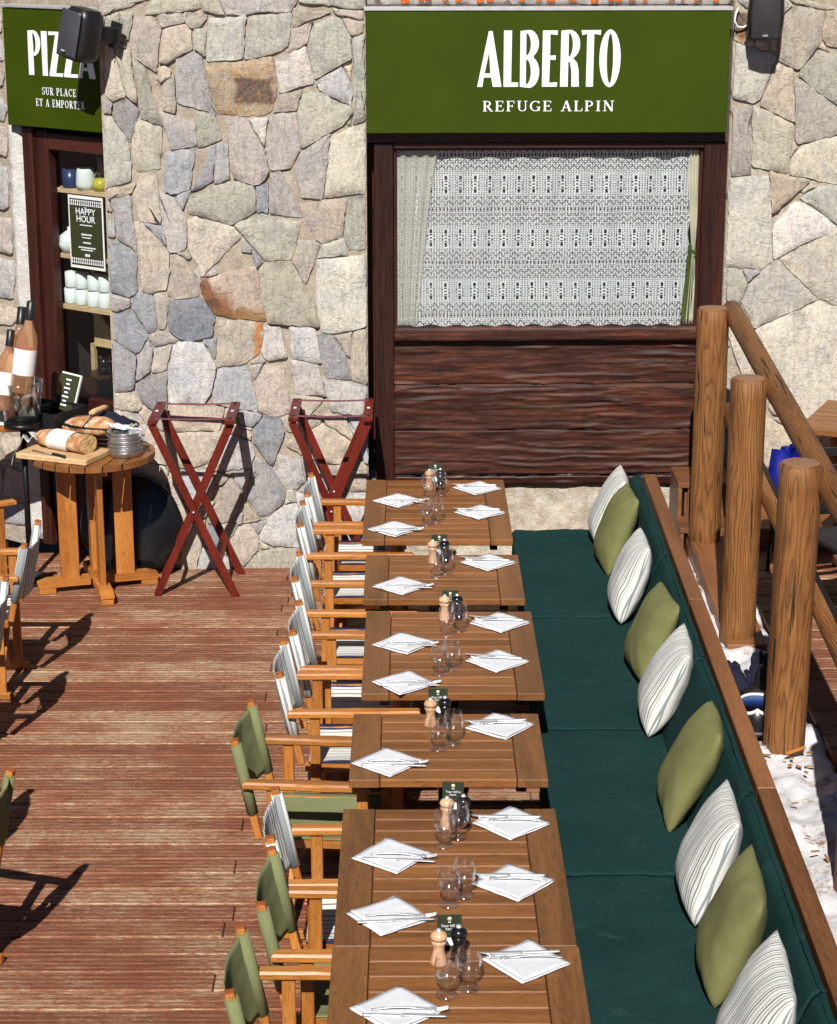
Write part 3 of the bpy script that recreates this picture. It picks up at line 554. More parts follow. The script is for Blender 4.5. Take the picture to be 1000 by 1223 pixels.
# ------------------------------------------------------------------ rubble stone walls
SC = dict(b=(.45, .395, .325), o=(.405, .39, .325), O=(.49, .465, .395), g=(.315, .315, .33), d=(.225, .225, .245), l=(.42, .405, .40), L=(.50, .485, .475), p=(.44, .39, .35), c=(.52, .45, .365), C=(.53, .48, .40), w=(.66, .61, .56))
SC.update({'1': (.44, .36, .27), '2': (.42, .34, .28), '3': (.48, .42, .34)})
STONES = '''b -1785,3315 -1743,3320 -1488,3411 -1482,3427 -1785,3428
o -1192,3355 -1211,3427 -1482,3427 -1519,3334 -1519,3320 -1500,3318
o -1211,3427 -1188,3341 -1156,3329 -1056,3322 -1103,3427
p -1103,3427 -1056,3321 -969,3319 -940,3319 -680,3345 -668,3364 -632,3426
o -649,3397 -262,3347 -262,3426 -632,3426
b -681,3245 -443,3340 -642,3365 -668,3364 -676,3352
b -453,3366 -447,3346 -433,3325 -412,3313 -262,3291 -262,3347
o -1749,3236 -1735,3197 -1682,3175 -1644,3172 -1667,3347 -1743,3320
o -1644,3174 -1617,3174 -1582,3320 -1581,3342 -1667,3347
p -1617,3174 -1616,3138 -1595,3087 -1464,2988 -1457,3031 -1423,3249 -1456,3313 -1519,3320 -1582,3320
b -1455,3047 -1404,3047 -1314,3093 -1250,3126 -1249,3227 -1259,3244 -1296,3278 -1423,3249
b -1459,3323 -1423,3249 -1296,3278 -1275,3333 -1272,3346
b -1296,3278 -1259,3244 -1194,3251 -1158,3313 -1156,3329 -1188,3341 -1275,3333
o -1205,3097 -1179,3087 -1172,3171 -1165,3252 -1249,3245 -1250,3161 -1250,3125
O -960,3076 -938,3319 -955,3319 -1158,3313 -1181,3055
O -960,3067 -818,3090 -698,3138 -681,3245 -676,3345 -938,3319
p -703,3106 -599,3155 -560,3268 -552,3296 -681,3245
o -555,2952 -333,3072 -333,3157 -341,3199 -394,3302 -433,3325 -457,3314 -560,3268 -599,3155
b -395,3311 -341,3199 -262,3223 -262,3291
o -334,2691 -262,2721 -262,3222 -333,3199
c -1768,2871 -1715,2829 -1645,2865 -1695,3107 -1699,3119 -1707,3139 -1753,3189
o -1700,3143 -1695,3107 -1645,2865 -1600,2831 -1576,2828 -1609,3122 -1615,3134
o -1566,2738 -1534,2726 -1436,2686 -1524,3033 -1595,3087 -1606,3092
g -1131,2752 -1133,2772 -1196,3074 -1205,3097 -1250,3125 -1356,3072 -1358,2830 -1222,2783
b -1359,2757 -1357,2978 -1373,2976 -1437,2938 -1436,2783
1 -1187,3031 -1133,2772 -1121,2762 -928,2745 -844,2751 -802,2774 -763,2907 -784,3067 -788,3091 -834,3087
w -760,2878 -550,2932 -599,3155 -784,3067
b -806,2761 -659,2778 -627,2883 -622,2913 -773,2874
l -552,2938 -525,2893 -334,2797 -334,2915 -343,2946 -391,3026 -403,3035 -555,2952
o -643,2567 -632,2555 -382,2702 -334,2759 -334,2797 -522,2891 -627,2883 -659,2778
O -511,2266 -262,2299 -262,2719 -337,2689 -399,2664 -466,2622
l -639,2270 -511,2265 -466,2622 -464,2654 -649,2545 -684,2452 -685,2435
p -821,2432 -695,2448 -649,2545 -643,2567 -659,2778 -816,2760 -843,2544
w -947,2738 -852,2568 -818,2747
p -1059,2491 -1032,2386 -910,2352 -858,2367 -822,2430 -843,2544 -852,2568 -952,2747 -1071,2758
o -1246,2792 -1245,2714 -1243,2559 -1091,2616 -1126,2751
l -1270,2573 -1243,2581 -1245,2719 -1436,2783 -1460,2782 -1403,2556
g -1736,2760 -1628,2590 -1573,2762 -1576,2795 -1600,2831 -1645,2865 -1715,2829
o -1785,2335 -1780,2335 -1633,2367 -1624,2487 -1628,2590 -1736,2760 -1785,2766
o -1624,2487 -1604,2423 -1464,2442 -1444,2549 -1441,2688 -1556,2735 -1583,2730 -1628,2590
g -1404,2293 -1370,2301 -1287,2328 -1251,2555 -1250,2575 -1431,2552 -1448,2314
g -1152,2369 -1132,2591 -1160,2590 -1289,2308
g -1154,2350 -1054,2383 -1064,2605 -1132,2591
o -1298,2179 -1276,2172 -1055,2114 -901,2195 -910,2352 -1032,2386 -1054,2383 -1290,2306 -1319,2242 -1322,2218
g -836,2180 -828,2376 -910,2352 -901,2195
l -836,2186 -720,2161 -626,2158 -757,2439 -818,2431
p -666,2244 -565,2029 -528,2006 -509,2007 -400,2040 -366,2285
o -262,2295 -321,2291 -366,2285 -398,2061 -370,1956 -262,1965
c -1462,2117 -1461,2137 -1481,2439 -1576,2427 -1632,2304 -1600,2146 -1577,2136
b -1780,2335 -1779,2268 -1762,2271 -1632,2304 -1602,2368 -1633,2367
g -1725,2031 -1612,1955 -1640,2302 -1762,2271 -1750,2191
l -1473,2326 -1459,2116 -1433,1984 -1422,1953 -1399,1950 -1381,1950 -1325,1981 -1312,2158 -1379,2281
g -1337,2203 -1279,2330 -1370,2301 -1379,2281
c -1239,1803 -991,2050 -1036,2109 -1276,2172 -1312,2158 -1323,2011
o -1011,2077 -991,2052 -923,1968 -864,1901 -701,1904 -653,2056 -639,2135 -901,2195 -1044,2119
2 -1248,1719 -1238,1690 -1163,1579 -1093,1561 -880,1539 -858,1539 -906,1849 -918,1882 -1214,1808 -1235,1795 -1253,1767
b -623,1751 -528,2001 -565,2029 -663,2026 -701,1904
o -560,1918 -363,1931 -393,2043 -528,2001
g -909,1857 -864,1901 -934,1980 -942,1950
o -907,1856 -856,1525 -543,1502 -572,1650 -701,1904 -864,1901
O -444,1465 -418,1467 -262,1505 -262,1938 -560,1918 -572,1650 -547,1524 -535,1464
b -1557,1713 -1528,1714 -1445,1735 -1423,1836 -1423,1862 -1422,1953 -1433,1983 -1583,2139 -1600,2146 -1628,2146 -1613,1966 -1593,1723
g -1580,2136 -1433,1983 -1459,2116
g -1785,1721 -1659,1686 -1619,1730 -1611,1950 -1744,2043 -1785,2008
p -1409,1669 -1251,1692 -1248,1719 -1253,1767 -1285,1837 -1328,1915 -1381,1950 -1399,1950 -1451,1704
g -1501,1488 -1528,1705 -1619,1730 -1651,1687 -1659,1677 -1661,1631 -1562,1466
g -1785,1609 -1735,1602 -1661,1631 -1659,1686 -1785,1718
d -1380,1432 -1299,1425 -1185,1449 -1162,1558 -1163,1579 -1238,1690 -1251,1692 -1429,1667 -1445,1588 -1449,1492
b -1528,1714 -1501,1494 -1465,1496 -1425,1682 -1479,1727
g -1652,1345 -1624,1356 -1577,1428 -1562,1466 -1661,1631 -1768,1589 -1769,1433
3 -904,1348 -894,1384 -879,1515 -880,1539 -1093,1561 -1155,1558 -1164,1270 -1161,1258 -991,1278
L -894,1384 -893,1347 -864,1295 -735,1315 -773,1509 -854,1516 -879,1515
L -732,1516 -711,1312 -529,1274 -572,1504
g -350,1173 -383,1333 -478,1465 -535,1464 -564,1461 -529,1274 -513,1195
b -470,1454 -365,1308 -344,1485
c -262,1496 -344,1481 -370,1269 -350,1173 -262,1150
p -506,1072 -554,1279 -711,1312 -734,1313 -690,1091
L -262,1150 -350,1173 -513,1195 -535,1197 -506,1070 -486,985 -262,945
L -1241,1037 -1197,1101 -1161,1258 -1174,1307 -1241,1419 -1380,1432 -1427,1388 -1459,1242 -1463,1044
g -1247,1436 -1241,1419 -1174,1307 -1158,1454
g -1665,1122 -1638,1335 -1785,1445 -1785,1114
g -1659,1172 -1628,1188 -1559,1242 -1538,1382 -1567,1442 -1638,1335
b -1562,1223 -1459,1242 -1422,1410 -1538,1382
g -1656,1147 -1652,1123 -1613,1036 -1548,990 -1521,996 -1465,1042 -1459,1242 -1589,1218 -1628,1188
b -1785,1009 -1644,985 -1613,1036 -1652,1123 -1785,1114
l -1197,1101 -1194,1035 -1117,1014 -919,985 -948,1197 -982,1279 -1161,1258
l -939,1175 -885,1279 -883,1291 -981,1276
p -718,979 -722,1036 -763,1271 -877,1289 -944,1166 -919,985 -864,960 -792,951
g -956,886 -885,970 -919,985 -1054,1005 -1041,914
g -858,654 -839,647 -811,721 -761,851 -758,867 -792,951 -864,960 -896,956 -956,886 -963,872 -965,804
b -617,952 -763,778 -661,708
l -836,639 -832,617 -760,498 -697,495 -680,507 -637,542 -669,696 -794,721 -811,720
g -1008,440 -988,410 -921,316 -875,322 -776,406 -760,498 -832,617 -883,689 -1004,460
l -1014,463 -1005,453 -972,628 -1104,618
p -1047,360 -1034,400 -1032,494 -1095,602 -1247,324 -1248,283 -1184,278 -1095,299
b -1037,278 -914,306 -988,410 -1020,419
L -873,139 -817,134 -675,121 -653,317 -694,414 -771,404 -793,391 -877,320 -935,208 -933,179
l -986,290 -936,208 -881,313
p -1091,46 -1030,5 -938,108 -933,179 -935,207 -986,290 -1052,275 -1115,171 -1116,139 -1104,65
g -1156,132 -1147,177 -1184,278 -1248,283 -1251,149 -1178,111
c -1483,866 -1155,870 -1117,1013 -1194,1035 -1463,1044 -1479,979
c -1483,866 -1483,841 -1463,665 -1372,632 -1176,671 -1123,850 -1131,870
L -1356,407 -1223,430 -1215,457 -1194,608 -1241,628 -1405,629
o -1040,-46 -707,-38 -691,10 -674,106 -687,122 -804,133 -938,108 -1030,5
l -1331,-34 -1094,-35 -1091,46 -1104,65 -1285,139 -1304,64
b -1482,349 -1465,222 -1402,258 -1356,290 -1446,616 -1472,613 -1475,595 -1493,465
c -1427,-36 -1328,-24 -1254,254 -1255,279 -1256,319 -1356,290 -1402,258 -1421,160 -1425,8
p -1785,700 -1488,656 -1463,665 -1472,743 -1644,985 -1785,1009
c -731,1089 -719,1019 -691,863 -517,1073 -690,1091
c -353,804 -332,804 -387,949 -482,969 -529,969 -529,916
L -390,968 -387,949 -283,672 -262,653 -262,945
c -628,770 -613,688 -453,650 -424,659 -388,731 -353,804 -529,916 -544,914 -622,869
L -673,716 -637,542 -596,504 -529,483 -511,483 -465,572
c -462,621 -443,569 -379,473 -262,481 -262,653 -283,672 -424,659 -453,650
L -694,414 -653,317 -495,306 -482,402 -678,484 -710,484
L -493,319 -490,280 -481,227 -262,244 -262,481 -374,473 -476,444
b -1785,479 -1782,449 -1493,465 -1475,595 -1473,618 -1490,656 -1785,699
l -1785,185 -1477,218 -1482,349 -1493,465 -1785,449
b -1785,-39 -1517,-41 -1477,189 -1476,218 -1785,185
b -675,121 -674,106 -630,86 -457,85 -520,308 -653,317
L -497,225 -422,-37 -262,-23 -262,244
O 1992,2815 2035,2825 2122,3059 2119,3094 2001,3130 1883,3166 1875,2911 1875,2849
b 2376,3157 2385,3345 2209,3380 2150,3325 2138,3251 2130,3200 2128,3056 2256,3003 2363,3129
b 2247,2702 2224,3016 2122,3059 2028,2805
o 2363,3129 2256,3003 2257,2965 2564,2752 2567,3071
b 2415,3140 2629,3105 2587,3343 2575,3345 2544,3347 2482,3349 2385,3345 2377,3184
b 2278,2574 2611,2661 2607,2722 2310,2928 2227,2972 2255,2601
p 1878,2790 1881,2383 2006,2400 2006,2416 1992,2815
o 2195,2408 2221,2407 2247,2702 2028,2805 1992,2815 2005,2449
O 2223,2425 2233,2400 2487,2345 2609,2326 2615,2433 2608,2496 2580,2653 2286,2576 2229,2495
O 1875,2022 1879,1858 1974,1845 2092,1840 2161,1889 2115,2404 2006,2400 1875,2382
b 2114,2426 2115,2404 2137,2162 2355,2361 2361,2372
o 2295,2269 2326,2245 2630,2040 2666,2189 2662,2265 2646,2320 2487,2345 2409,2340 2319,2287
w 2543,2092 2326,2245 2270,2250 2241,2228 2147,2099 2146,2062 2160,1897 2237,1936
C 2185,1910 2433,1662 2789,1541 2822,1532 2790,1836 2755,1940 2691,1992 2627,2042 2569,2082 2543,2092
C 2064,1477 2439,1656 2186,1909 2090,1831 2018,1758 1974,1637
o 1880,1858 1888,1661 1970,1625 2018,1758 1974,1845
C 2817,1087 2767,1477 2757,1551 2444,1658 2064,1477 2135,1233 2247,1034 2428,717 2463,685 2880,597
1 1875,3169 1983,3136 1979,3184 1956,3340 1904,3380 1875,3375
o 2164,3420 2209,3380 2328,3356 2457,3350 2252,3423
b 2621,2494 2626,2415 2700,2350 2713,2353 2953,2407 3018,2431 2987,2687 2962,2897 2953,2967 2665,2813
o 2586,3359 2587,3345 2678,2820 3004,2995 2667,3336
b 2663,2259 2682,2194 2811,1987 2953,1793 3058,1788 3098,1855 3086,2028 3074,2201 3063,2358 3034,2382 2948,2386 2780,2357
o 2834,1417 2883,958 3031,1050 3116,1106 3140,1172 3125,1425 3105,1639 3058,1788 2817,1798
c 1894,1522 1897,1454 2031,1128 2072,1126 2135,1233 2064,1477 1985,1618 1893,1659
c 1928,697 1931,622 1956,499 2013,445 2091,433 2180,433 2376,431 2430,468 2420,656 2388,715 2278,876 1927,1117 1928,914
l 2993,2639 3168,2751 3149,2882 3129,2923 3016,2930 2958,2929
b 2731,38 2852,4 3009,53 3100,239 3005,422 2917,534 2885,557 2768,553 2656,510 2645,487 2608,412 2600,397 2602,194
c 2602,194 2600,397 2535,415 2482,430 2398,379 2355,290 2452,175
l 2897,775 2965,649 3022,581 3114,546 3224,527 3300,540 3300,960 3281,1105 3257,1117 2886,868 2881,853
l 2976,3141 2987,3083 3099,3078 3296,3119 3300,3188 3300,3465 2909,3465 2927,3376
b 1881,119 2021,5 2379,5 2452,175 2355,290 2214,350 2145,363 2076,360 2055,339
l 3018,2432 3091,2409 3154,2390 3207,2374 3238,2395 3300,2467 3300,2682 3255,2712 3171,2753 2993,2639
l 3275,1656 3300,1710 3300,1807 3287,1858 3187,1877 3104,1865 3087,1836 3063,1797 3105,1639
o 3186,1346 3252,1351 3300,1391 3300,1612 3275,1656 3105,1639 3128,1394
l -1165,617 -972,628 -942,725 -967,803 -1037,838 -1123,850 -1176,671
c 3185,1987 3289,2048 3300,2059 3300,2143 3296,2161 3225,2217 3074,2201 3087,2021
o 3009,53 3025,5 3300,5 3300,236 3227,277 3120,275
b 3026,396 3120,275 3227,277 3300,290 3300,437 3219,475 3129,451 3110,441
p 2428,515 2493,427 2532,416 2576,448 2634,565 2639,643 2461,682 2429,657 2424,580
l 3099,2999 3107,2948 3154,2928 3288,2938 3300,2954 3300,3117 3296,3119 3099,3078
l 1979,3184 2003,3180 2068,3171 2130,3200 2150,3325 2064,3427 2042,3417 1956,3340
o 1936,216 1948,204 2058,343 2047,374 1939,495 1875,481 1875,354
c 3118,445 3114,546 3022,581 2988,561 2976,477 3020,393
l 2214,350 2355,290 2398,379 2376,431 2212,432 2199,419
l 2379,5 2577,5 2723,48 2602,194 2452,175
c 3074,2201 3221,2217 3269,2278 3263,2293 3146,2392 3129,2398 3093,2390 3063,2358
p 2709,3363 2795,3348 2817,3350 2837,3465 2688,3465 2682,3450
l 3142,1201 3215,1155 3300,1184 3300,1342 3252,1351 3186,1346 3135,1302
l 3169,2756 3255,2712 3300,2736 3300,2911 3288,2938 3154,2928 3149,2882
l 2885,557 2918,533 2988,561 3022,581 2938,681 2869,679
l 2631,523 2656,510 2768,553 2762,620 2641,645
o 3156,1915 3187,1877 3287,1858 3300,1871 3300,2046 3289,2048 3185,1987
b 2933,3067 3010,2989 3072,2982 3087,2982 3099,2999 3099,3078 2987,3083 2974,3079
o 2063,3433 2150,3325 2209,3380 2118,3461
c 1875,481 1956,499 1931,622 1886,651 1875,618
p -626,61 -598,5 -473,5 -450,43 -457,85 -613,86
l 1875,3416 1904,3380 1956,3340 2042,3417 2044,3465 1943,3465 1875,3430
b -1147,177 -1115,171 -1052,275 -1095,299 -1184,278
b -1354,405 -1350,380 -1297,327 -1254,320 -1193,425 -1223,430
p 2817,3350 2823,3332 2851,3330 2932,3354 2909,3465 2837,3465
b 2816,3285 2872,3239 2901,3232 2951,3257 2932,3354 2851,3330
c -1588,907 -1576,921 -1548,990 -1613,1036 -1644,985
c -1141,923 -1041,915 -1054,1005 -1116,1013
b -792,951 -758,867 -701,857 -712,978
p -1018,873 -1037,912 -1098,919 -1135,881 -1123,850 -1037,838
o 2232,1031 2181,1136 2121,1127 2117,1112 2181,1018
b 2725,1964 2764,1965 2723,2061 2672,2081 2676,2003
o 2081,1143 2121,1127 2181,1136 2135,1233
p -1494,91 -1422,107 -1421,160 -1475,190
c 3185,2359 3263,2293 3300,2301 3300,2383 3256,2407
b 3094,1912 3148,1907 3185,1987 3087,2021
b -1576,921 -1553,881 -1491,871 -1478,1001 -1567,944
l 2581,3360 2667,3336 2709,3363 2682,3450 2610,3466 2573,3432
o -776,406 -694,414 -712,496 -760,498
c 2566,2961 2629,2983 2634,3056 2600,3080 2567,3073
o 2844,872 2886,868 2989,937 2878,949 2838,923
p 2066,373 2076,360 2145,363 2197,414 2196,432 2091,433
o 3300,538 3224,527 3219,475 3300,437
p -1538,1382 -1397,1416 -1380,1432 -1449,1492 -1501,1488 -1562,1466 -1569,1447
o 1875,684 1928,697 1928,856 1875,804
l -979,591 -957,551 -887,680 -929,711 -945,716 -972,628
p 2576,448 2584,409 2607,410 2649,497 2616,530
p 2888,3215 2919,3144 2966,3184 2951,3257 2901,3232
c 2564,2770 2605,2759 2648,2804 2646,2850 2609,2876 2565,2870
l 2018,1758 2090,1831 1974,1845
c -343,2946 -333,3050 -389,3035
p -476,444 -379,473 -443,569 -460,576 -511,483
l -1095,299 -1054,281 -1037,283 -1027,359 -1047,360
b 2229,2498 2280,2567 2255,2601 2238,2598
c -413,682 -386,663 -317,669 -309,684 -322,740 -369,756 -380,748
b -1202,554 -1171,524 -1142,530 -1110,580 -1110,607 -1171,610 -1197,586
c -1785,3158 -1755,3147 -1750,3240 -1755,3254 -1785,3182
p 3117,1109 3166,1107 3189,1111 3214,1155 3178,1178 3160,1188 3143,1181
c -1502,46 -1475,19 -1425,28 -1422,107 -1494,91
b 2398,379 2482,430 2445,471 2430,468 2376,431
b 1928,911 1927,1024 1917,1036 1875,1030 1875,919
c 2292,2303 2319,2287 2408,2339 2357,2362
l -1785,2766 -1736,2760 -1715,2829 -1767,2862 -1785,2845
c 1989,3151 2022,3124 2034,3120 2074,3123 2068,3171 2003,3180
o 2863,726 2882,716 2925,723 2897,775 2855,788
l 3016,2930 3083,2926 3072,2982 3010,2989
l -1002,1956 -942,1950 -934,1981 -991,2052
c 2920,3093 2969,3077 2981,3081 2966,3184 2925,3146
l 1875,1183 1908,1175 1904,1282 1875,1291
o 3034,2382 3063,2358 3093,2390 3100,2401 3020,2431
c 2762,622 2774,553 2876,557 2883,569 2880,597
c 1875,804 1928,856 1928,911 1875,919
p 1993,434 2047,374 2066,373 2091,433 2013,445
b -1187,99 -1104,65 -1116,139 -1156,132 -1178,111
c 2209,923 2278,876 2317,885 2312,918 2299,943 2271,951 2224,938
c -691,10 -645,5 -624,40 -628,85 -674,106
p 2566,2918 2596,2904 2641,2932 2639,2966 2629,2983 2566,2961
b -1477,193 -1421,160 -1402,258 -1476,216
p -1627,3136 -1633,3171 -1682,3175 -1712,3152
b -1256,655 -1241,628 -1194,608 -1179,609 -1165,617 -1176,671
b 1875,1517 1894,1522 1893,1599 1875,1593
o 2081,3130 2129,3116 2130,3200 2068,3171
p 2420,656 2461,682 2425,720 2413,722 2389,716
c -1785,2202 -1751,2200 -1762,2271 -1779,2268 -1785,2263
o -1489,656 -1473,618 -1411,619 -1398,641 -1463,665
p 2774,1421 2822,1395 2834,1417 2831,1497 2771,1488 2770,1454
c -963,872 -956,886 -1037,912 -1018,873
c 2170,1012 2180,966 2224,938 2291,957 2247,1034 2181,1018
l 1875,201 1904,187 1936,216 1897,304 1875,281
o 2712,2346 2734,2319 2785,2361
o 2823,1040 2838,1035 2871,1047 2868,1099 2855,1108 2818,1101
p -1785,3249 -1771,3221 -1745,3291 -1743,3320 -1785,3315
p 3122,456 3219,475 3224,527 3114,546
o -379,2706 -339,2689 -334,2759
b 3235,1135 3242,1124 3290,1101 3300,1103 3300,1176 3294,1182 3244,1165
p -1521,996 -1516,976 -1473,1004 -1465,1042
c 2610,2349 2651,2368 2656,2389 2615,2424
p -971,1295 -952,1280 -864,1295 -893,1347
c 2934,990 2998,958 3017,963 3063,1006 3065,1029 3031,1050
o 2308,3459 2332,3426 2423,3429 2434,3465 2389,3465 2352,3465
b 2723,2061 2748,2073 2713,2121 2669,2140 2672,2081
o 3296,2161 3300,2160 3300,2285 3269,2278 3226,2220
l -1785,2041 -1740,2046 -1732,2077 -1744,2152 -1749,2164 -1785,2153
c -931,116 -878,119 -873,139 -933,179
c -967,803 -963,872 -1018,873 -1037,838
o -1253,1767 -1235,1795 -1263,1865 -1285,1837
o -685,501 -678,484 -605,454 -596,504 -637,542
p 2329,3396 2332,3426 2304,3464 2254,3454 2252,3423
p 3016,2930 3003,2983 2992,2988 2953,2967 2958,2929
b 2713,2121 2725,2126 2682,2194 2666,2189 2655,2145
p 1875,1365 1930,1372 1897,1454 1875,1458
c 2884,949 2989,938 3002,949 2934,990 2895,966
l -1356,293 -1338,295 -1295,323 -1350,380 -1381,382
c -1466,2968 -1450,2936 -1437,2938 -1373,2976 -1377,3011 -1408,3044 -1449,3036 -1461,3008
b -1682,3175 -1735,3197 -1753,3189 -1716,3148
b 2502,3401 2503,3384 2511,3355 2536,3347 2564,3346 2581,3360 2573,3432 2526,3437
b 3132,1301 3186,1346 3128,1394
l -1225,1814 -1214,1808 -1142,1826 -1164,1875
o -633,867 -544,914 -538,933 -582,978 -617,953
b 2947,2386 3034,2382 3020,2430 2953,2407
p 2897,775 2881,853 2866,861 2848,841 2855,788
c 2145,363 2214,350 2197,414
b 2608,2496 2621,2494 2632,2574 2595,2572
c 2363,3129 2435,3109 2385,3174 2376,3157
o -1328,1915 -1312,1915 -1290,1931 -1309,1978 -1325,1981 -1381,1950'''
def in_poly(p, x, y):
    c = False; n = len(p)
    for i in range(n):
        a, b = p[i], p[i - 1]
        if (a[1] > y) != (b[1] > y) and x < (b[0] - a[0]) * (y - a[1]) / (b[1] - a[1]) + a[0]: c = not c
    return c
def stone_mesh(poly, seed):
    rnd = random.Random(seed); cx = sum(p[0] for p in poly) / len(poly); cy = sum(p[1] for p in poly) / len(poly)
    size = math.sqrt(abs(sum(poly[i][0] * poly[i - 1][1] - poly[i - 1][0] * poly[i][1] for i in range(len(poly)))) / 2)
    # round the corners a little, cut the edges into short ragged steps
    pts = []
    n = len(poly)
    for i in range(n):
        a, b = Vector((*poly[i], 0)), Vector((*poly[(i + 1) % n], 0)); L = (b - a).length
        k = max(2, int(L / .035)); c = min(.14, .006 / max(L, .02) + .02)
        for j in range(k + 1):
            t = c + (1 - 2 * c) * j / k
            p = a.lerp(b, t); nn = Vector((b.y - a.y, a.x - b.x, 0)).normalized()
            w = .007 * fbm(p.x * 21, p.y * 21, seed * 1.7, 3) + .004 * rnd.uniform(-1, 1)
            p = p + nn * w; pts.append((p.x, p.y))
    dmin = .003
    def inset(q, d):
        out = []
        for (x, y) in q:
            v = Vector((x - cx, y - cy)); L = max(v.length, 1e-4); out.append((x - v.x / L * d, y - v.y / L * d))
        return out
    h = rnd.choice((rnd.uniform(.005, .011), rnd.uniform(.004, .012), rnd.uniform(.009, .019))); tx, ty = rnd.uniform(-.04, .04), rnd.uniform(-.04, .04)
    hf = lambda x, y, a: -(h + (x - cx) * tx + (y - cy) * ty + a * (.0045 * fbm(x * 8, y * 8, seed, 3)))
    r0 = inset(pts, dmin); r1 = inset(pts, dmin + .001); r2 = inset(pts, dmin + .003)
    N = len(pts); V = []; F = []
    V += [(x, .055, z) for x, z in r0]
    V += [(x, hf(x, z, 0) + .0032, z) for x, z in r1]
    V += [(x, hf(x, z, 1) + .001 + .002 * rnd.random(), z) for x, z in r2]
    rings = 3
    for s_ in (.66, .33):
        V += [(cx + (x - cx) * s_, hf(cx + (x - cx) * s_, cy + (z - cy) * s_, 1) - .002, cy + (z - cy) * s_) for x, z in r2]; rings += 1
    V.append((cx, hf(cx, cy, 1) - .002, cy))
    for r in range(rings - 1):
        for k in range(N):
            F.append((r * N + k, r * N + (k + 1) % N, (r + 1) * N + (k + 1) % N, (r + 1) * N + k))
    o = (rings - 1) * N
    for k in range(N): F.append((o + k, o + (k + 1) % N, len(V) - 1))
    me = bpy.data.meshes.new('stone'); V = [(x - cx, y, z - cy) for x, y, z in V]; me.from_pydata(V, [], F)
    sm = [False] * (2 * N) + [True] * (len(F) - 2 * N); me.polygons.foreach_set('use_smooth', sm)
    bm = bmesh.new(); bm.from_mesh(me); bmesh.ops.recalc_face_normals(bm, faces=bm.faces); bm.to_mesh(me); bm.free()
    return me, (cx, 0, cy)
def mortar_body(x0, x1, z0, z1, name, label, loc, rz):
    m = MB(); nx, nz = int((x1 - x0) / .03), int((z1 - z0) / .03)
    m.grid(nx, nz, lambda u, v: (x0 + u * (x1 - x0), .008 + .008 * fbm((x0 + u * (x1 - x0)) * 9, v * (z1 - z0) * 9, 3.) + .007 * fbm(u * (x1 - x0) * 30, v * (z1 - z0) * 30, 1.), z0 + v * (z1 - z0)), 0.)
    m.box(((x0 + x1) / 2, .30, (z0 + z1) / 2), (x1 - x0 - .004, .50, z1 - z0 - .004))
    o = m.build(name, M_MORTAR, None, loc, rz); return tag(o, label, 'wall')
wall_l = mortar_body(-1.79, -.258, -.05, 3.52, 'stone_wall', 'rubble stone pillar with rust-stained stones between the doorway and lace window', WALL_LOC, WALL_RZ)
wall_r = mortar_body(1.872, 3.34, -.05, 3.52, 'stone_wall', 'rubble stone wall with large pale slabs behind the log railing', WALL_LOC, WALL_RZ)
for i, ln in enumerate(STONES.strip().split('\n')):
    t = ln.split(); P = [tuple(int(c) / 1000 for c in q.split(',')) for q in t[1:]]
    me, c = stone_mesh(P, i + 1)
    mt = {'1': M_RUST1, '2': M_RUST2, '3': M_RUST3}.get(t[0], M_STONE)
    o = obj('stone', me, mt, wall_l if c[0] < .8 else wall_r, c)
    k = random.uniform(.76, 1.04); w = random.uniform(-.016, .016); b = [q * .96 + r_ * .04 for q, r_ in zip(SC[t[0]], (.405, .365, .31))]
    o.color = (b[0] * k + w, b[1] * k, b[2] * k - w, 1)
# the yawed wall at the left with the doorway in it (local x runs along the wall, y goes into it)
wl_ = MB()
wl_.box((-1.62, .27, 1.75), (1.60, .5, 3.6)); wl_.box((-.41, .33, 3.10), (.82, .5, .9))
left_wall = tag(wl_.build('stone_wall', M_MORTAR, None, LEFT_LOC, LEFT_RZ), 'narrow strip of stone wall at the left picture edge beside the doorway', 'wall')
zz = 0.05; i = 500
while zz < 3.4:
    h = random.uniform(.16, .34); x = -.83
    while x > -2.3:
        w = random.uniform(.2, .38)
        P = [(x - w + random.uniform(0, .05), zz + random.uniform(-.01, .04)), (x - random.uniform(0, .05), zz + random.uniform(0, .05)), (x, zz + h * random.uniform(.4, .6)), (x - random.uniform(0, .04), zz + h - random.uniform(0, .05)), (x - w + random.uniform(0, .05), zz + h - random.uniform(0, .03)), (x - w, zz + h * .5)]
        me, c = stone_mesh(P, i); i += 1
        o = obj('stone', me, M_STONE, left_wall, (c[0], .012, c[2])); b = SC[random.choice('boolpc')]; o.color = (*b, 1)
        x -= w
    zz += h
rev = MB(); rev.grid(6, 40, lambda u, v: (-.80 + u * .105, -.015 + .03 * u + .012 * fbm(u * 3, v * 30, 2.), .02 + v * 2.62), .05)
rev.build('plaster_reveal', M_WHITEPL, left_wall)

# interior behind the two windows
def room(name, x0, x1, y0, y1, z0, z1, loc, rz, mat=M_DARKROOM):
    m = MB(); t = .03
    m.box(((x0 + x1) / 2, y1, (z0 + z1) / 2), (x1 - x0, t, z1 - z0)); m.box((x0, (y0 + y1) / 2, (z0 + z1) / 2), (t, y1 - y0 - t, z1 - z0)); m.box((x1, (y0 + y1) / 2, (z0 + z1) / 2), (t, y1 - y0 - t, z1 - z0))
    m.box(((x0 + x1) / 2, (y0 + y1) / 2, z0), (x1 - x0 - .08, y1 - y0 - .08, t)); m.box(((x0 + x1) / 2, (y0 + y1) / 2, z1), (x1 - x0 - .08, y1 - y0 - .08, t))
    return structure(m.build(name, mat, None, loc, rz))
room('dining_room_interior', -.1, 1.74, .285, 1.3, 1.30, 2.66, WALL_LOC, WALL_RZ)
room('shop_interior', -.66, .08, .10, .62, .85, 2.62, LEFT_LOC, LEFT_RZ)

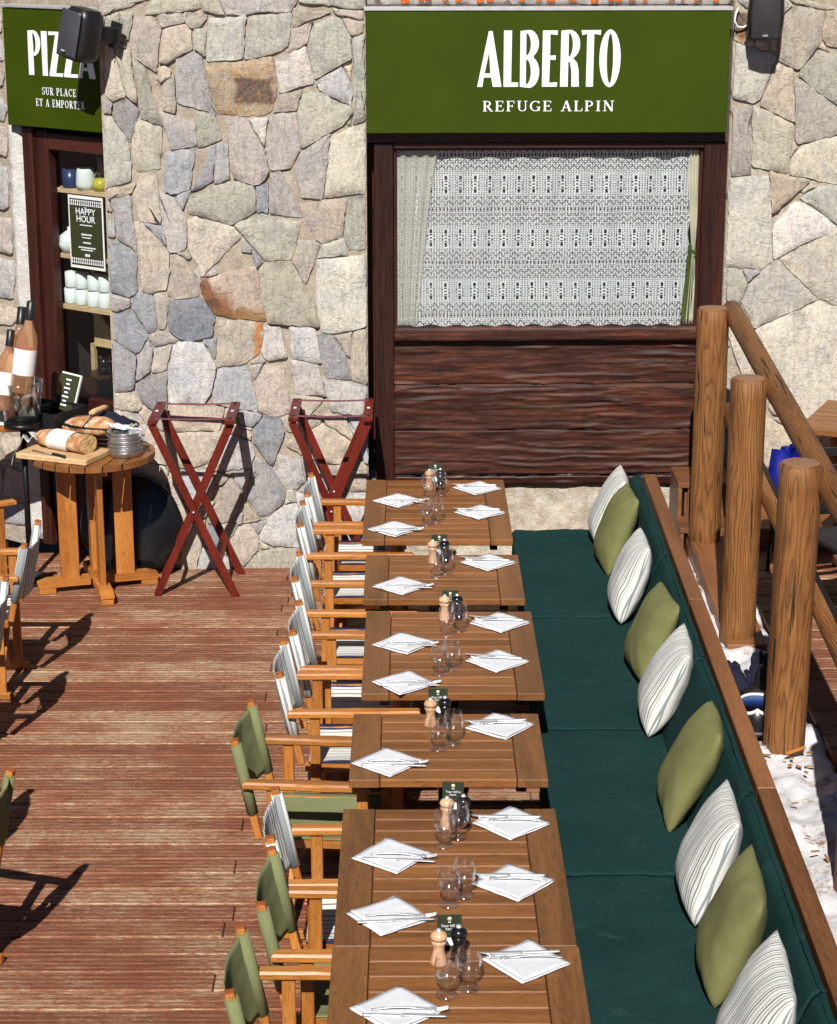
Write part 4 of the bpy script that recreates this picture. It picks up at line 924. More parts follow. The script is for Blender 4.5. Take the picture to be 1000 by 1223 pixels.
# ------------------------------------------------------------------ timber front with the lace window
tf = empty('timber_window_front', WALL_LOC, WALL_RZ); tag(tf, 'dark brown timber front with wide lace-curtained window under the green sign', 'window')
D = .05                                                            # face of the frame behind the stone face
b = MB(); b.box((-.157, D + .05, 1.565), (.115, .10, 2.05), None, .006); b.build('frame_post', M_DARKW[2], tf)
b = MB(); b.box((1.80, D + .05, 1.565), (.135, .10, 2.05), None, .006); b.build('frame_post', M_DARKW[2], tf)
b = MB(); b.box((.8175, D + .052, 2.572), (1.83, .096, .036), None, .004); b.build('frame_head', M_DARKW[0], tf)
b = MB(); b.box((.80, D + .045, 2.62), (2.10, .12, .055)); b.box((-.18, .27, 1.6), (.15, .02, 2.1)); b.box((1.80, .27, 1.6), (.14, .02, 2.1)); b.build('lintel_and_gap_backing', M_DARKW[0], tf)  # lintel; the two upright boards are added dark backing standing in for gap shade
b = MB(); b.box((-.09, D + .06, 2.02), (.018, .05, 1.07), None, .003); b.box((1.723, D + .06, 2.02), (.018, .05, 1.07), None, .003); b.box((.8165, D + .06, 2.546), (1.79, .05, .014), None, .003); b.build('glazing_bead', M_DARKW[2], tf)
b = MB()
b.grid(90, 6, lambda u, v: (-.098 + u * 1.83, D - .022 + .004 * fbm(u * 6, v * 9, 5.) + (.012 if v > .95 else 0), 1.408 + v * .088), .09); b.build('window_sill', M_HEWN, tf)
zs = [(.565, .845), (.848, 1.13), (1.133, 1.405)]
for k, (z0, z1) in enumerate(zs):
    b = MB()
    def pf(u, v, z0=z0, z1=z1, k=k):
        x = -.098 + u * 1.83; z = z0 + v * (z1 - z0)
        rdg = abs(fbm(x * .9 + k * 7, z * 15 + .35 * fbm(x * 1.6, z * 3, 8.), 2., 3))
        yy = D + .022 - .013 * (1 - min(1, rdg * 2.6)) ** 3 * max(0., min(1., .5 + 1.1 * fbm(x * 1.3, z * 5, 31.))) + .004 * fbm(x * 2.0, z * 30, 9.)
        e = min(v, 1 - v) * (z1 - z0); yy += .005 * max(0, 1 - e / .006)
        return (x, yy, z)
    b.grid(150, 34, pf, .05); b.build('hewn_board', M_HEWN, tf)
b = MB(); b.grid(90, 6, lambda u, v: (-.10 + u * 1.85, D - .012 + .008 * fbm(u * 8, v * 2, 3.), .512 + v * .05), .06); b.build('bottom_board', M_DARKW[0], tf)
b = MB(); b.box((.8165, D + .048, 2.015), (1.79, .004, 1.07)); b.build('window_pane', M_PANE, tf)
b = MB(); b.grid(80, 22, lambda u, v: (-.24 + u * 2.1, D + .03 - .02 * fbm(u * 9, v * 3, 7.) - .008 * fbm(u * 30, v * 9, 2.), -.02 + v * .53), .1); pl = b.build('plastered_plinth', M_PLINTH, None, WALL_LOC, WALL_RZ)
tag(pl, 'rough cream plaster plinth below the dark timber panel', 'wall')

lc = MB(); lc.grid(90, 40, lambda u, v: (-.075 + u * 1.745 + .006 * math.sin(v * 40 + u * 3) * u, D + .082 + .008 * math.sin(u * 58 + 1.5 * math.sin(v * 4)) + .006 * fbm(u * 9, v * 5, 3.), 1.485 + v * 1.08 + (.008 * math.sin(u * 70) if v < .01 else 0)), 0.)
lc = lc.build('lace_curtain', M_LACE, None, WALL_LOC, WALL_RZ); tag(lc, 'white patterned lace curtain hanging behind the wide window pane', 'curtain')
def drape(x0, x1, xm, mat, label, tie=True):
    m = MB()
    def f(u, v):
        z = 1.49 + v * 1.06; k = abs(v - .42) ; w = min(1, .22 + k * 1.9) if tie else 1
        a = x0 + (xm - x0) * (1 - w) ; bb = x1 + (xm - x1) * (1 - w)
        bb = bb if tie else bb - (bb - xm) * .75 * (1 - v) ** .7
        return (a + u * (bb - a), D + .064 + .008 * math.sin(u * 22 + v), z)
    m.grid(40, 30, f, .002); e = m.build('drape', mat, None, WALL_LOC, WALL_RZ); tag(e, label, 'curtain')
    if tie:
        t = MB(); t.grid(14, 6, lambda u, v: (xm - .035 + u * .075, D + .060 - .004 * math.sin(u * 3.14) + .006 * math.sin(v * 9), 1.905 + v * .06 + .01 * math.sin(u * 9)), .004); t.build('tie_band', M_GREENTIE, e)
        t = MB(); t.grid(6, 20, lambda u, v: (xm - .065 + u * .055 + .03 * v, D + .062 + .004 * math.sin(u * 6 + v * 4), 1.50 + v * .42), .004); t.build('tie_tail', M_GREENTIE, e)
    return e
drape(1.655, 1.722, 1.70, M_CREAM, 'cream drape gathered with a green tie at right side of the window')
drape(-.080, .17, .0, M_SHEER, 'sheer cream drape at left side of the window', False)

# ------------------------------------------------------------------ signs and lettering
def arc(cx, cy, rx, ry, a0, a1, n=12): return [(cx + rx * math.cos(R(a0 + (a1 - a0) * k / n)), cy + ry * math.sin(R(a0 + (a1 - a0) * k / n))) for k in range(n + 1)]
def fl(L): return [[(x, 397 - y) for x, y in l] for l in L]
BIG = {
 'A': (140, fl([[(0, 397), (65, 88), (86, 88), (140, 397), (90, 397), (80, 345), (38, 345), (30, 397)], [(43, 322), (76, 322), (67, 205)]])),
 'L': (85, fl([[(0, 85), (46, 85), (44, 372), (85, 373), (83, 397), (0, 397)]])),
 'B': (110, fl([[(0, 88)] + arc(50, 158, 56, 76, -90, 62) + arc(52, 315, 58, 88, -62, 90) + [(0, 397)], arc(34, 162, 26, 62, -90, 90) , arc(34, 315, 28, 70, -90, 90)])),
 'E': (89, fl([[(2, 85), (88, 85), (86, 110), (45, 106), (45, 225), (78, 222), (76, 248), (45, 246), (42, 374), (89, 372), (86, 397), (0, 397)]])),
 'R': (111, fl([[(3, 86)] + arc(52, 162, 60, 80, -90, 70) + [(95, 262), (105, 300), (109, 397), (66, 397), (64, 310), (55, 262), (46, 255), (45, 397), (0, 397)], arc(46, 165, 24, 66, -90, 90)])),
 'T': (112, fl([[(0, 84), (112, 83), (110, 110), (73, 104), (72, 397), (31, 397), (33, 104), (5, 111)]])),
 'O': (122, fl([arc(61, 240, 61, 160, 0, 352, 30), arc(61, 240, 18, 138, 0, 352, 30)])),
 'P': (106, fl([[(3, 86)] + arc(46, 172, 60, 90, -90, 90) + [(45, 262), (45, 397), (0, 397)], arc(44, 172, 24, 72, -90, 90)])),
 'I': (46, fl([[(0, 85), (46, 85), (44, 397), (0, 397)]])),
 'Z': (112, fl([[(4, 85), (110, 85), (110, 100), (52, 374), (112, 372), (110, 397), (0, 397), (0, 380), (60, 108), (2, 111)]])),
}
def big_word(word, gaps, x0, z0, hgt, wscale, y, parent, mat):
    x = x0; k = hgt / 312
    for ch, gp in zip(word, gaps):
        w, loops = BIG[ch]
        me = curve_mesh([[(px * k * wscale, py * k) for px, py in lp] for lp in loops], .0012); o = obj('letter', me, mat, parent, (x, y, z0), (R(90), 0, 0))
        x += (w + gp) * k * wscale
SER = {  # strokes x0,y0,x1,y1,width ; arcs ('c',cx,cy,rx,ry,a0,a1,w) ; serif bars as thin strokes
 'R': (.74, [(.16, 0, .16, 1, .15), (.02, .03, .32, .03, .06), (.02, .97, .30, .97, .06), ('c', .24, .74, .30, .235, -90, 90, .12), (.36, .48, .64, .02, .14), (.56, .03, .76, .03, .06)]),
 'E': (.66, [(.16, 0, .16, 1, .15), (.02, .03, .60, .03, .06), (.02, .97, .58, .97, .06), (.16, .51, .44, .51, .06), (.58, .02, .62, .26, .06), (.57, .98, .57, .78, .06), (.45, .40, .45, .62, .06)]),
 'F': (.62, [(.16, 0, .16, 1, .15), (.02, .03, .32, .03, .06), (.02, .97, .58, .97, .06), (.16, .50, .44, .50, .06), (.57, .98, .57, .76, .06), (.45, .39, .45, .61, .06)]),
 'U': (.78, [(.17, .30, .17, 1, .15), (.02, .97, .33, .97, .06), (.64, .30, .64, 1, .07), (.52, .97, .77, .97, .06), ('c', .405, .30, .235, .27, 180, 360, .10)]),
 'G': (.80, [('c', .42, .5, .34, .46, 40, 330, .13), (.66, .04, .66, .40, .13), (.50, .41, .78, .41, .06), (.68, .98, .68, .74, .06)]),
 'A': (.80, [(.40, 1, .12, 0, .07), (.40, 1, .67, 0, .15), (.22, .33, .56, .33, .06), (.0, .03, .26, .03, .06), (.53, .03, .81, .03, .06)]),
 'L': (.62, [(.16, 0, .16, 1, .15), (.02, .97, .32, .97, .06), (.02, .03, .58, .03, .06), (.57, .02, .60, .28, .06)]),
 'P': (.66, [(.16, 0, .16, 1, .15), (.02, .03, .34, .03, .06), (.02, .97, .30, .97, .06), ('c', .24, .72, .32, .255, -90, 90, .12)]),
 'I': (.36, [(.18, 0, .18, 1, .15), (.03, .03, .33, .03, .06), (.03, .97, .33, .97, .06)]),
 'N': (.84, [(.15, 0, .15, 1, .07), (.15, 1, .68, 0, .15), (.68, 0, .68, 1, .07), (.02, .03, .28, .03, .06), (.02, .97, .22, .97, .06), (.56, .97, .81, .97, .06)]),
 'S': (.58, [('c', .29, .74, .21, .22, 40, 265, .11), ('c', .29, .26, .22, .22, -140, 85, .12), (.50, .98, .50, .74, .06), (.07, .02, .07, .27, .06)]),
 'C': (.74, [('c', .42, .5, .34, .46, 45, 315, .13), (.68, .98, .68, .72, .06)]),
 'T': (.66, [(.33, 0, .33, 1, .15), (.03, .97, .63, .97, .06), (.18, .03, .48, .03, .06), (.04, .98, .04, .74, .06), (.62, .98, .62, .74, .06)]),
 'M': (.96, [(.14, 0, .14, 1, .07), (.14, 1, .47, .12, .14), (.47, .12, .80, 1, .07), (.80, 0, .80, 1, .15), (.01, .03, .28, .03, .06), (.65, .03, .96, .03, .06), (.01, .97, .2, .97, .06), (.74, .97, .95, .97, .06)]),
 'O': (.82, [('c', .41, .5, .32, .46, 0, 360, .13)]),
}
def serif_word(word, x0, z0, hgt, width, y, parent, mat, name='lettering'):
    tot = sum((SER[c][0] + .16) if c != ' ' else .5 for c in word) - .16; k = width / tot; x = 0; e = 0
    for c in word:
        if c == ' ': x += .5; continue
        m = MB()
        for s_ in SER[c][1]:
            e = (e + 1) % 9; t = .0010 + .00012 * e
            if s_[0] == 'c':
                _, cx, cy, rx, ry, a0, a1, w = s_; n = 14; q = []
                for i in range(n + 1):
                    a = R(a0 + (a1 - a0) * i / n); ww = w * (.45 + .55 * abs(math.cos(a)))
                    q.append([(cx + (rx + s * ww / 2) * math.cos(a), cy + (ry + s * ww / 2) * math.sin(a)) for s in (-1, 1)])
                for i in range(n):
                    m.prism([(((px + x) * k), py * hgt) for px, py in (q[i][0], q[i][1], q[i + 1][1], q[i + 1][0])], 0, t)
            else:
                x1, y1, x2, y2, w = s_; d = Vector((x2 - x1, y2 - y1)).normalized(); nn = Vector((-d.y, d.x)) * w / 2
                m.prism([((px + x) * k, py * hgt) for px, py in ((x1 + nn.x, y1 + nn.y), (x1 - nn.x, y1 - nn.y), (x2 - nn.x, y2 - nn.y), (x2 + nn.x, y2 + nn.y))], 0, t)
        x += SER[c][0] + .16
        m.build('letter', mat, parent, (x0, y, z0), (R(90), 0, 0))

sg = MB(); sg.box((.794, .03, 2.998), (2.097, .14, .692), None, .004)
sg = sg.build('shop_sign', M_SIGN, None, WALL_LOC, WALL_RZ); tag(sg, 'wide green sign reading ALBERTO REFUGE ALPIN above the lace window', 'sign')
big_word('ALBERTO', [11, 9, 16, 15, 7, -7, 0], .385, 2.918, .318, .99, -.0415, sg, M_LETTER)
serif_word('REFUGE ALPIN', .418, 2.778, .060, .765, -.0412, sg, M_LETTER)
b = MB(); b.box((.794, .026, 3.357), (2.12, .145, .022), None, .003); b.build('top_flashing', M_ALU, sg)
ps = MB(); ps.box((-.345, -.03, 2.995), (.81, .06, .690), None, .003)
ps = ps.build('shop_sign', M_SIGN, None, LEFT_LOC, LEFT_RZ); tag(ps, 'green sign reading PIZZA SUR PLACE ET A EMPORTER over the doorway', 'sign')
big_word('PIZZA', [10, 12, 8, 6, 0], -.540, 2.957, .258, 1.22, -.0615, ps, M_LETTER)
serif_word('SUR PLACE', -.437, 2.846, .044, .285, -.0612, ps, M_LETTER)
serif_word('ET A EMPORTER', -.494, 2.777, .044, .410, -.0612, ps, M_LETTER)
b = MB(); b.box((-.345, -.02, 3.352), (.83, .10, .018), None, .003); b.build('top_flashing', M_ALU, ps)
led = empty('roof_ledge', WALL_LOC, WALL_RZ); tag(led, 'concrete ledge with orange tile fragments above the wide green sign', 'ledge')
b = MB(); b.grid(90, 6, lambda u, v: (-.27 + u * 2.13, .11 - .02 + .01 * fbm(u * 20, v * 3, 1.), 3.376 + v * .14), .3); b.build('ledge_slab', M_CONC, led)
for k in range(22):
    b = MB(); w = random.uniform(.02, .05); b.box((0, 0, 0), (w, .03, random.uniform(.012, .03)), None, .004); x = -.2 + 2.0 * (k + random.random()) / 22
    b.build('tile_fragment', M_ORANGE, led, (x, .062, 3.398 + random.uniform(0, .012)), (random.uniform(-.3, .3), random.uniform(-.4, .4), random.random()))

# ------------------------------------------------------------------ glazed door at the left
dr = empty('glazed_door', LEFT_LOC, LEFT_RZ); tag(dr, 'narrow brown glazed shop door under the PIZZA sign', 'door')
b = MB(); b.box((-.645, .035, 1.32), (.085, .10, 2.64), None, .006); b.build('door_jamb', M_DARKW[2], dr)
b = MB(); b.box((-.545, .045, 1.32), (.105, .07, 2.60), None, .006); b.build('door_stile', M_DARKW[2], dr)
b = MB(); b.box((-.21, .045, 2.56), (.56, .07, .10), None, .006); b.build('door_rail', M_DARKW[0], dr)
b = MB(); b.box((-.21, .045, .93), (.56, .07, .16), None, .006); b.build('door_rail', M_DARKW[0], dr)
b = MB(); b.box((-.21, .045, .43), (.56, .05, .84), None, .004); b.build('door_panel', M_DARKW[2], dr)
b = MB(); b.box((-.21, .060, 1.76), (.56, .006, 1.50)); b.build('door_pane', M_PANE, dr)
sh = empty('display_shelves', LEFT_LOC, LEFT_RZ); tag(sh, 'pale wooden display shelves behind the glass of the shop door', 'shelf')
for z in (2.262, 1.862, 1.545):
    b = MB(); b.box((-.27, .19, z), (.66, .22, .028), None, .002); b.build('shelf_board', M_SHELF, sh)
b = MB(); b.prism([(0, 0), (.26, 0), (0, .25)], 0, .02); b.build('shelf_bracket', M_SHELF, sh, (-.44, .30, 1.27), (R(90), 0, 0))
b = MB(); b.box((-.47, .30, 1.10), (.03, .03, .36), None, .002); b.build('shelf_post', M_SHELF, sh)
def Lp(x, y, z):
    c, s = math.cos(LEFT_RZ), math.sin(LEFT_RZ); return (LEFT_LOC[0] + x * c - y * s, LEFT_LOC[1] + x * s + y * c, z)
def mug_mesh(r, h, handle=True):
    m = MB(); m.lathe([(0, 0), (r * .9, 0), (r, .01), (r, h), (r * .88, h), (r * .86, .012), (0, .012)], 18)
    if handle: m.tube([(r * .9, 0, h * .8), (r * 1.45, 0, h * .75), (r * 1.55, 0, h * .5), (r * 1.4, 0, h * .28), (r * .9, 0, h * .22)], .005, 6)
    return m
o = mug_mesh(.052, .115, False).build('cup', M_BLUEC, None, Lp(-.43, .13, 2.277)); tag(o, 'dark blue cup on the top shelf behind the shop door', 'cup')
m = MB(); m.lathe([(0, 0), (.055, 0), (.062, .03), (.056, .10), (.05, .125), (.044, .125), (.05, .09), (0, .02)], 20); m.tube([(.05, 0, .10), (.085, 0, .09), (.085, 0, .05), (.056, 0, .03)], .006, 6)
o = m.build('jug', M_CERAM, None, Lp(-.30, .13, 2.277)); tag(o, 'white ceramic jug on the top shelf between cup and carafe', 'jug')
c_ = empty('carafe', Lp(-.175, .13, 2.277)); tag(c_, 'glass carafe half full of yellow juice on the top shelf', 'carafe')
m = MB(); m.lathe([(0, 0), (.045, 0), (.056, .03), (.045, .075), (.018, .12), (.015, .17), (.024, .20)], 20); m.build('carafe_glass', M_GLASS, c_)
m = MB(); m.lathe([(0, .003), (.042, .003), (.053, .03), (.043, .074), (0, .076)], 20); m.build('juice', M_YELLOW, c_)
m = MB(); m.lathe([(0, 0), (.05, 0), (.072, .05), (.062, .105), (.035, .125), (.012, .14), (.016, .155), (0, .162)], 20); m.tube([(.06, 0, .05), (.10, 0, .085), (.115, 0, .12)], [.014, .01, .007], 8); m.tube([(-.06, 0, .10), (-.10, 0, .10), (-.105, 0, .06), (-.066, 0, .04)], .006, 6)
o = m.build('teapot', M_CERAM, None, Lp(-.46, .13, 1.877)); tag(o, 'white teapot on the middle shelf beside the poster', 'teapot')
mm = mug_mesh(.043, .098).mesh('mug'); mm.materials.append(M_CERAM)
for k, (x, lev, w) in enumerate([(-.47, 0, 'far left, lower'), (-.38, 0, 'second from left, lower'), (-.275, 0, 'second from right, lower'), (-.18, 0, 'far right, lower'), (-.47, 1, 'far left, upper'), (-.38, 1, 'second from left, upper'), (-.275, 1, 'second from right, upper'), (-.18, 1, 'far right, upper')]):
    o = obj('mug', mm, None, None, Lp(x, .13 + .01 * lev, 1.560 + .099 * lev), (0, 0, random.uniform(-.9, .3))); tag(o, 'white mug behind the shop door, %s in the stacks' % w, 'mug', 'mugs stacked on the bottom shelf')
for k, x in enumerate((-.30, -.17, -.06)):
    m = MB(); m.lathe([(0, 0), (.035, 0), (.04, .11), (.037, .11), (.032, .006), (0, .006)], 16); o = m.build('tumbler', M_GLASS, None, Lp(x, .22, 1.12 + .0 * k)); tag(o, 'dark glass tumbler low behind the shop door, %s of three' % ('leftmost', 'middle', 'rightmost')[k], 'glass', 'tumblers behind the door')
b = MB(); b.box((-.20, .24, 1.0), (.5, .24, .23)); o = b.build('cabinet', M_BLACK, None, LEFT_LOC, LEFT_RZ); tag(o, 'black cabinet low behind the shop door glass', 'cabinet')
po = empty('poster', LEFT_LOC, LEFT_RZ); tag(po, 'olive HAPPY HOUR poster with white lace border on the door glass', 'poster')
b = MB(); b.box((-.232, .052, 2.027), (.292, .003, .44)); b.build('poster_sheet', M_PAPER, po)
b = MB(); b.box((-.232, .0494, 2.027), (.272, .001, .405)); b.build('poster_print', M_POSTER, po)
bd = MB()
for zc in (2.205, 1.852):
    for k in range(17):
        x = -.232 - .128 + .016 * k
        bd.prism([(x - .005, zc - .016), (x + .005, zc - .016), (x + .0015, zc), (x + .005, zc + .016), (x - .005, zc + .016), (x - .0015, zc)], 0, .0006, Matrix(((1, 0, 0, 0), (0, 0, 1, .0484), (0, 1, 0, 0), (0, 0, 0, 1))))
bd.build('poster_border', M_LETTER, po)['kind'] = 'stuff'
obj('lettering', font_mesh('HAPPY\nHOUR', .056, line=.8), M_LETTER, po, (-.232, .0478, 2.135), (R(90), 0, 0))
bd = MB()                                                        # the small print, too fine to read
for z, w, hh in ((2.178, .02, .004), (2.072, .10, .006), (2.015, .085, .009), (1.997, .075, .006), (1.966, .06, .009), (1.936, .14, .008), (1.922, .10, .007), (1.890, .035, .016)):
    x = -w / 2
    while x < w / 2:
        q = random.uniform(.004, .012); bd.box((-.232 + x + q / 2, .0482, z), (q, .0006, hh)); x += q + .003
bd.build('fine_print', M_LETTER, po)['kind'] = 'stuff'

# ------------------------------------------------------------------ loudspeakers
def speaker(loc, rot, label, cable=False):
    e = empty('loudspeaker', loc, rot=rot); tag(e, label, 'loudspeaker', 'outdoor wall speakers')
    m = MB()
    def f(u, v):
        a = u * 6.28319; z = -.145 + v * .29; w = .105 - .02 * abs(v - .45); d = .085
        cx, cy = math.cos(a), math.sin(a); k = (abs(cx) ** 4 + abs(cy) ** 4) ** -.25
        tp = 1 - .25 * max(0, (abs(v - .5) - .38) / .12) ** 2
        return (cx * k * w * tp, cy * k * d * tp + .01, z)
    m.grid(33, 12, f, 0.); m.box((0, .01, .1442), (.14, .11, .004)); m.box((0, .01, -.1442), (.14, .11, .004)); m.build('cabinet', M_BLACK, e)
    m = MB(); m.grid(12, 16, lambda u, v: ((u - .5) * (.172 - .03 * abs(v - .5)), -.088 - .022 * math.cos((u - .5) * 3) * math.cos((v - .5) * 2.4), -.13 + v * .26), .012); m.build('grille', M_GRILLE, e)
    m = MB(); m.box((0, -.1125, -.095), (.03, .004, .010)); m.build('badge', M_STEEL, e)
    m = MB(); m.box((.05, .15, .02), (.04, .13, .09), None, .006); m.box((.05, .21, .02), (.09, .015, .15), None, .004); m.build('bracket', M_BLACK, e)
    return e
speaker((-1.862, 12.11, 3.225), (R(-6), R(10), R(-42)), 'black loudspeaker with grey grille covering the end of the PIZZA lettering')
sp2 = speaker((2.02, 12.19, 3.345), (R(20), 0, R(-8)), 'black loudspeaker cut by the top edge at right of the green sign')
cb = MB(); cb.tube([(1.885, -.03, 3.36), (1.868, -.05, 3.33), (1.862, -.05, 3.29), (1.88, -.04, 3.255), (1.915, -.03, 3.25), (1.95, -.03, 3.27)], .006, 6); cb.tube([(1.95, -.02, 3.25), (1.93, -.02, 3.17)], .004, 6)
cb = cb.build('speaker_cable', M_LETTER, None, WALL_LOC, WALL_RZ); tag(cb, 'white cable looped on the stone wall below the right loudspeaker', 'cable')
# ------------------------------------------------------------------ bench with green cushions
bn = empty('banquette_bench', (1.4 - 1.4 * math.cos(-.0115) + 11.6 * math.sin(-.0115), 11.6 - 1.4 * math.sin(-.0115) - 11.6 * math.cos(-.0115), 0), -.0115); tag(bn, 'long wooden bench with dark green canvas seat and back beside the tables', 'bench')
SEAMS = [11.62, 10.07, 8.57, 7.13, 5.66, 4.3]
XF, XC, XB = .592, 1.160, 1.325                                     # seat front, crease, back top
b = MB(); b.box(((XF + XC) / 2 + .02, 7.96, .19), (XC - XF - .04, 7.3, .36), None, .004); b.build('seat_box', M_BROWN, bn)
for k, (y1, y0) in enumerate(zip(SEAMS[:-1], SEAMS[1:])):
    m = MB(); L = y1 - y0 - .004; yc = (y0 + y1) / 2
    def sf(u, v, yc=yc, L=L, k=k):                                    # over the front edge, across the seat, to the crease
        e = min(v, 1 - v) * L; edge = .004 * max(0, 1 - e / .015) ** 2
        y = yc - L / 2 + v * L; t = u * .80
        if t < .16: x, z = XF - .004, .285 + t
        elif t < .20: a = (t - .16) / .04 * 1.5708; x, z = XF + .02 - .024 * math.cos(a), .43 + .022 * math.sin(a)
        else: x, z = XF + .02 + (t - .20) / .60 * (XC - XF - .005), .452
        wv = .007 * fbm(x * 5, y * 2.6, k * 3.) + .003 * fbm(x * 16, y * 9, 5.)
        return (x + (wv if t < .18 else 0), y, z - edge + (wv if t >= .18 else 0) - .008 * max(0, (x - XC + .07) / .07))
    m.grid(44, 70, sf, .02); m.build('seat_cushion', M_BENCH, bn)
    m = MB()
    def bf(u, v, yc=yc, L=L, k=k):                                    # up the back and over its top
        e = min(v, 1 - v) * L; edge = .005 * max(0, 1 - e / .02) ** 2
        y = yc - L / 2 + v * L; wv = .005 * fbm(u * 4, y * 3, 20. + k) + .002 * fbm(u * 12, y * 14, 6.)
        if u < .8: t = u / .8; x, z = XC - .028 + t * (XB - XC - .02), .435 + t * .335
        else: a = (u - .8) / .2 * 2.2; x, z = XB - .048 + .045 * (math.sin(a)) * 1., .770 + .014 * math.sin(a * 1.4)
        return (x + edge - wv, y, z + wv * .6)
    m.grid(22, 60, bf, .02); m.build('back_cushion', M_BENCH, bn)
ys = [11.66, 9.4, 7.2, 5.4, 4.3]
for y1, y0 in zip(ys[:-1], ys[1:]):
    m = MB(); m.box((1.378, (y0 + y1) / 2, .745), (.072, y1 - y0 - .003, .055), None, .004); m.build('top_rail', M_BROWN, bn)
    m = MB(); m.box((1.375, (y0 + y1) / 2, .60), (.028, y1 - y0 - .003, .20), None, .003); m.build('back_board', M_BROWN, bn)
    m = MB(); m.box((1.372, (y0 + y1) / 2, .30), (.028, y1 - y0 - .003, .34), None, .003); m.build('back_board', M_BROWN, bn)

# ------------------------------------------------------------------ pillows
def pillow_mesh(seed, a=.214, t=.084):
    m = MB(); n = 27; V = []; F = []
    def P(u, v, s):
        uu, vv = 2 * u - 1, 2 * v - 1
        k = max(0, (1 - abs(uu) ** 2.8)) ** .62 * max(0, (1 - abs(vv) ** 2.8)) ** .62
        ed = max(abs(uu), abs(vv))
        y = 1.10 * a * uu * (1 - .055 * (1 - vv * vv) * abs(uu) ** 2) * (1 - .045 * (uu * vv) ** 6); z = a * vv * (1 - .055 * (1 - uu * uu) * abs(vv) ** 2) * (1 - .045 * (uu * vv) ** 6)
        wr = .0045 * fbm(uu * 2.0, vv * 1.2, seed + s, 2) * (1 - .4 * k) + .0008 * fbm(uu * 7, vv * 5, seed * 2 + s, 2)
        cr = .0030 * math.sin(11 * (abs(uu) - abs(vv)) + seed) * ed ** 4 * (1 - ed) * 7
        x = s * (t * k * (1 - .18 * vv) + (wr + cr) * min(1, k * 3))
        return (x + .010 * fbm(uu * .9, vv * .9, seed * 3., 2), y, z)
    m.grid(n, n, lambda u, v: P(u, v, 1.), 0.); m.grid(n, n, lambda u, v: P(u, v, -1.), 0.)
    m.weld = True; return m
PIL = [('s', 1.030, 11.40, 2), ('o', 1.030, 10.93, -2), ('s', 1.025, 10.13, 0), ('o', 1.030, 9.25, -3), ('s', 1.020, 8.67, 4), ('o', 1.000, 7.70, 3), ('s', .985, 6.91, 3), ('o', .985, 6.35, 5), ('s', .965, 5.73, 2)]
pn = ['striped white pillow at far wall end of the bench', 'olive green pillow second from the wall, against a striped one', 'striped white pillow third from the wall on the bench', 'olive green pillow fourth from the wall, partly behind a striped one', 'striped white pillow fifth from the wall on the bench', 'olive green pillow standing alone near the middle of the bench', 'striped white pillow seventh from the wall, third from the front', 'olive green pillow second from the front of the bench', 'striped white pillow cut by the bottom edge of the picture']
for k, (c, x, y, yw) in enumerate(PIL):
    e = empty('pillow', (x + .028, y, .462)); lean = R(21 + random.uniform(-2, 3))
    e.rotation_euler = Euler((R(random.uniform(-3, 3)), lean, R(-yw)), 'XYZ')
    tag(e, pn[k], 'pillow', 'pillows along the bench')
    pillow_mesh(k * 3.7 + 1).build('cover', M_PILSTR if c == 's' else M_OLIVE, e, (0, 0, .203), (R(random.choice((0, 0, 90)) if c == 'o' else 0), 0, 0))
    m = MB(); m.box((-.006, -.186, .012), (.004, .022, .030)); m.build('care_tag', M_NAVY, e)

# ------------------------------------------------------------------ tables
TP = ['the table nearest the timber wall', 'the small second table from the wall', 'the third table from the wall', 'the small fourth table from the wall', 'the fifth table from the wall', 'the front table at the picture edge']
TB = [(-.255, .535, 10.44, 11.62), (-.228, .547, 9.47, 10.18), (-.210, .565, 8.23, 9.29), (-.237, .522, 7.33, 8.005), (-.250, .530, 6.018, 7.068), (-.252, .535, 4.95, 6.012)]
tl = ['slatted brown table nearest the timber wall, set for four', 'small slatted brown table second from the wall, set for two', 'slatted brown table third from the wall, set for four', 'small slatted brown table fourth from the wall, set for two', 'slatted brown table fifth from the wall, set for four', 'slatted brown table at the bottom edge of the picture']
for k, (x0, x1, y0, y1) in enumerate(TB):
    t = empty('dining_table', ((x0 + x1) / 2, (y0 + y1) / 2, 0)); tag(t, tl[k], 'table', 'slatted tables along the bench')
    W, L = x1 - x0, y1 - y0; eb = .118
    m = MB(); m.box((0, 0, 0), (eb - .002, L, .034), None, .003); me = m.mesh('end_board'); me.materials.append(M_TABLE_Y)
    for s in (-1, 1): obj('end_board', me, None, t, (s * (W / 2 - eb / 2), 0, .733))
    n = round(L / .098); pw = L / n
    m = MB(); m.box((0, 0, 0), (W - 2 * eb - .003, pw - .006, .034), None, .0035); me = m.mesh('plank'); me.materials.append(M_TABLE_X)
    for i in range(n): obj('plank', me, None, t, (0, -L / 2 + pw * (i + .5), .733 - random.uniform(0, .0008)))
    m = MB(); m.box((0, 0, .695), (W - .16, .05, .04)); m.box((-W / 2 + .10, 0, .6945), (.04, L - .12, .039)); m.box((W / 2 - .10, 0, .6945), (.04, L - .12, .039)); m.build('underframe', M_BLACKM, t)
    for s in ((-1, 1) if L > .9 else (0,)):
        m = MB(); m.tube([(0, 0, .03), (0, 0, .68)], .035, 14); m.box((0, 0, .018), (.50, .06, .028), None, .006); m.box((0, 0, .0195), (.06, .46, .028), None, .006); m.build('pedestal', M_BLACKM, t, (0, s * L * .27, 0))

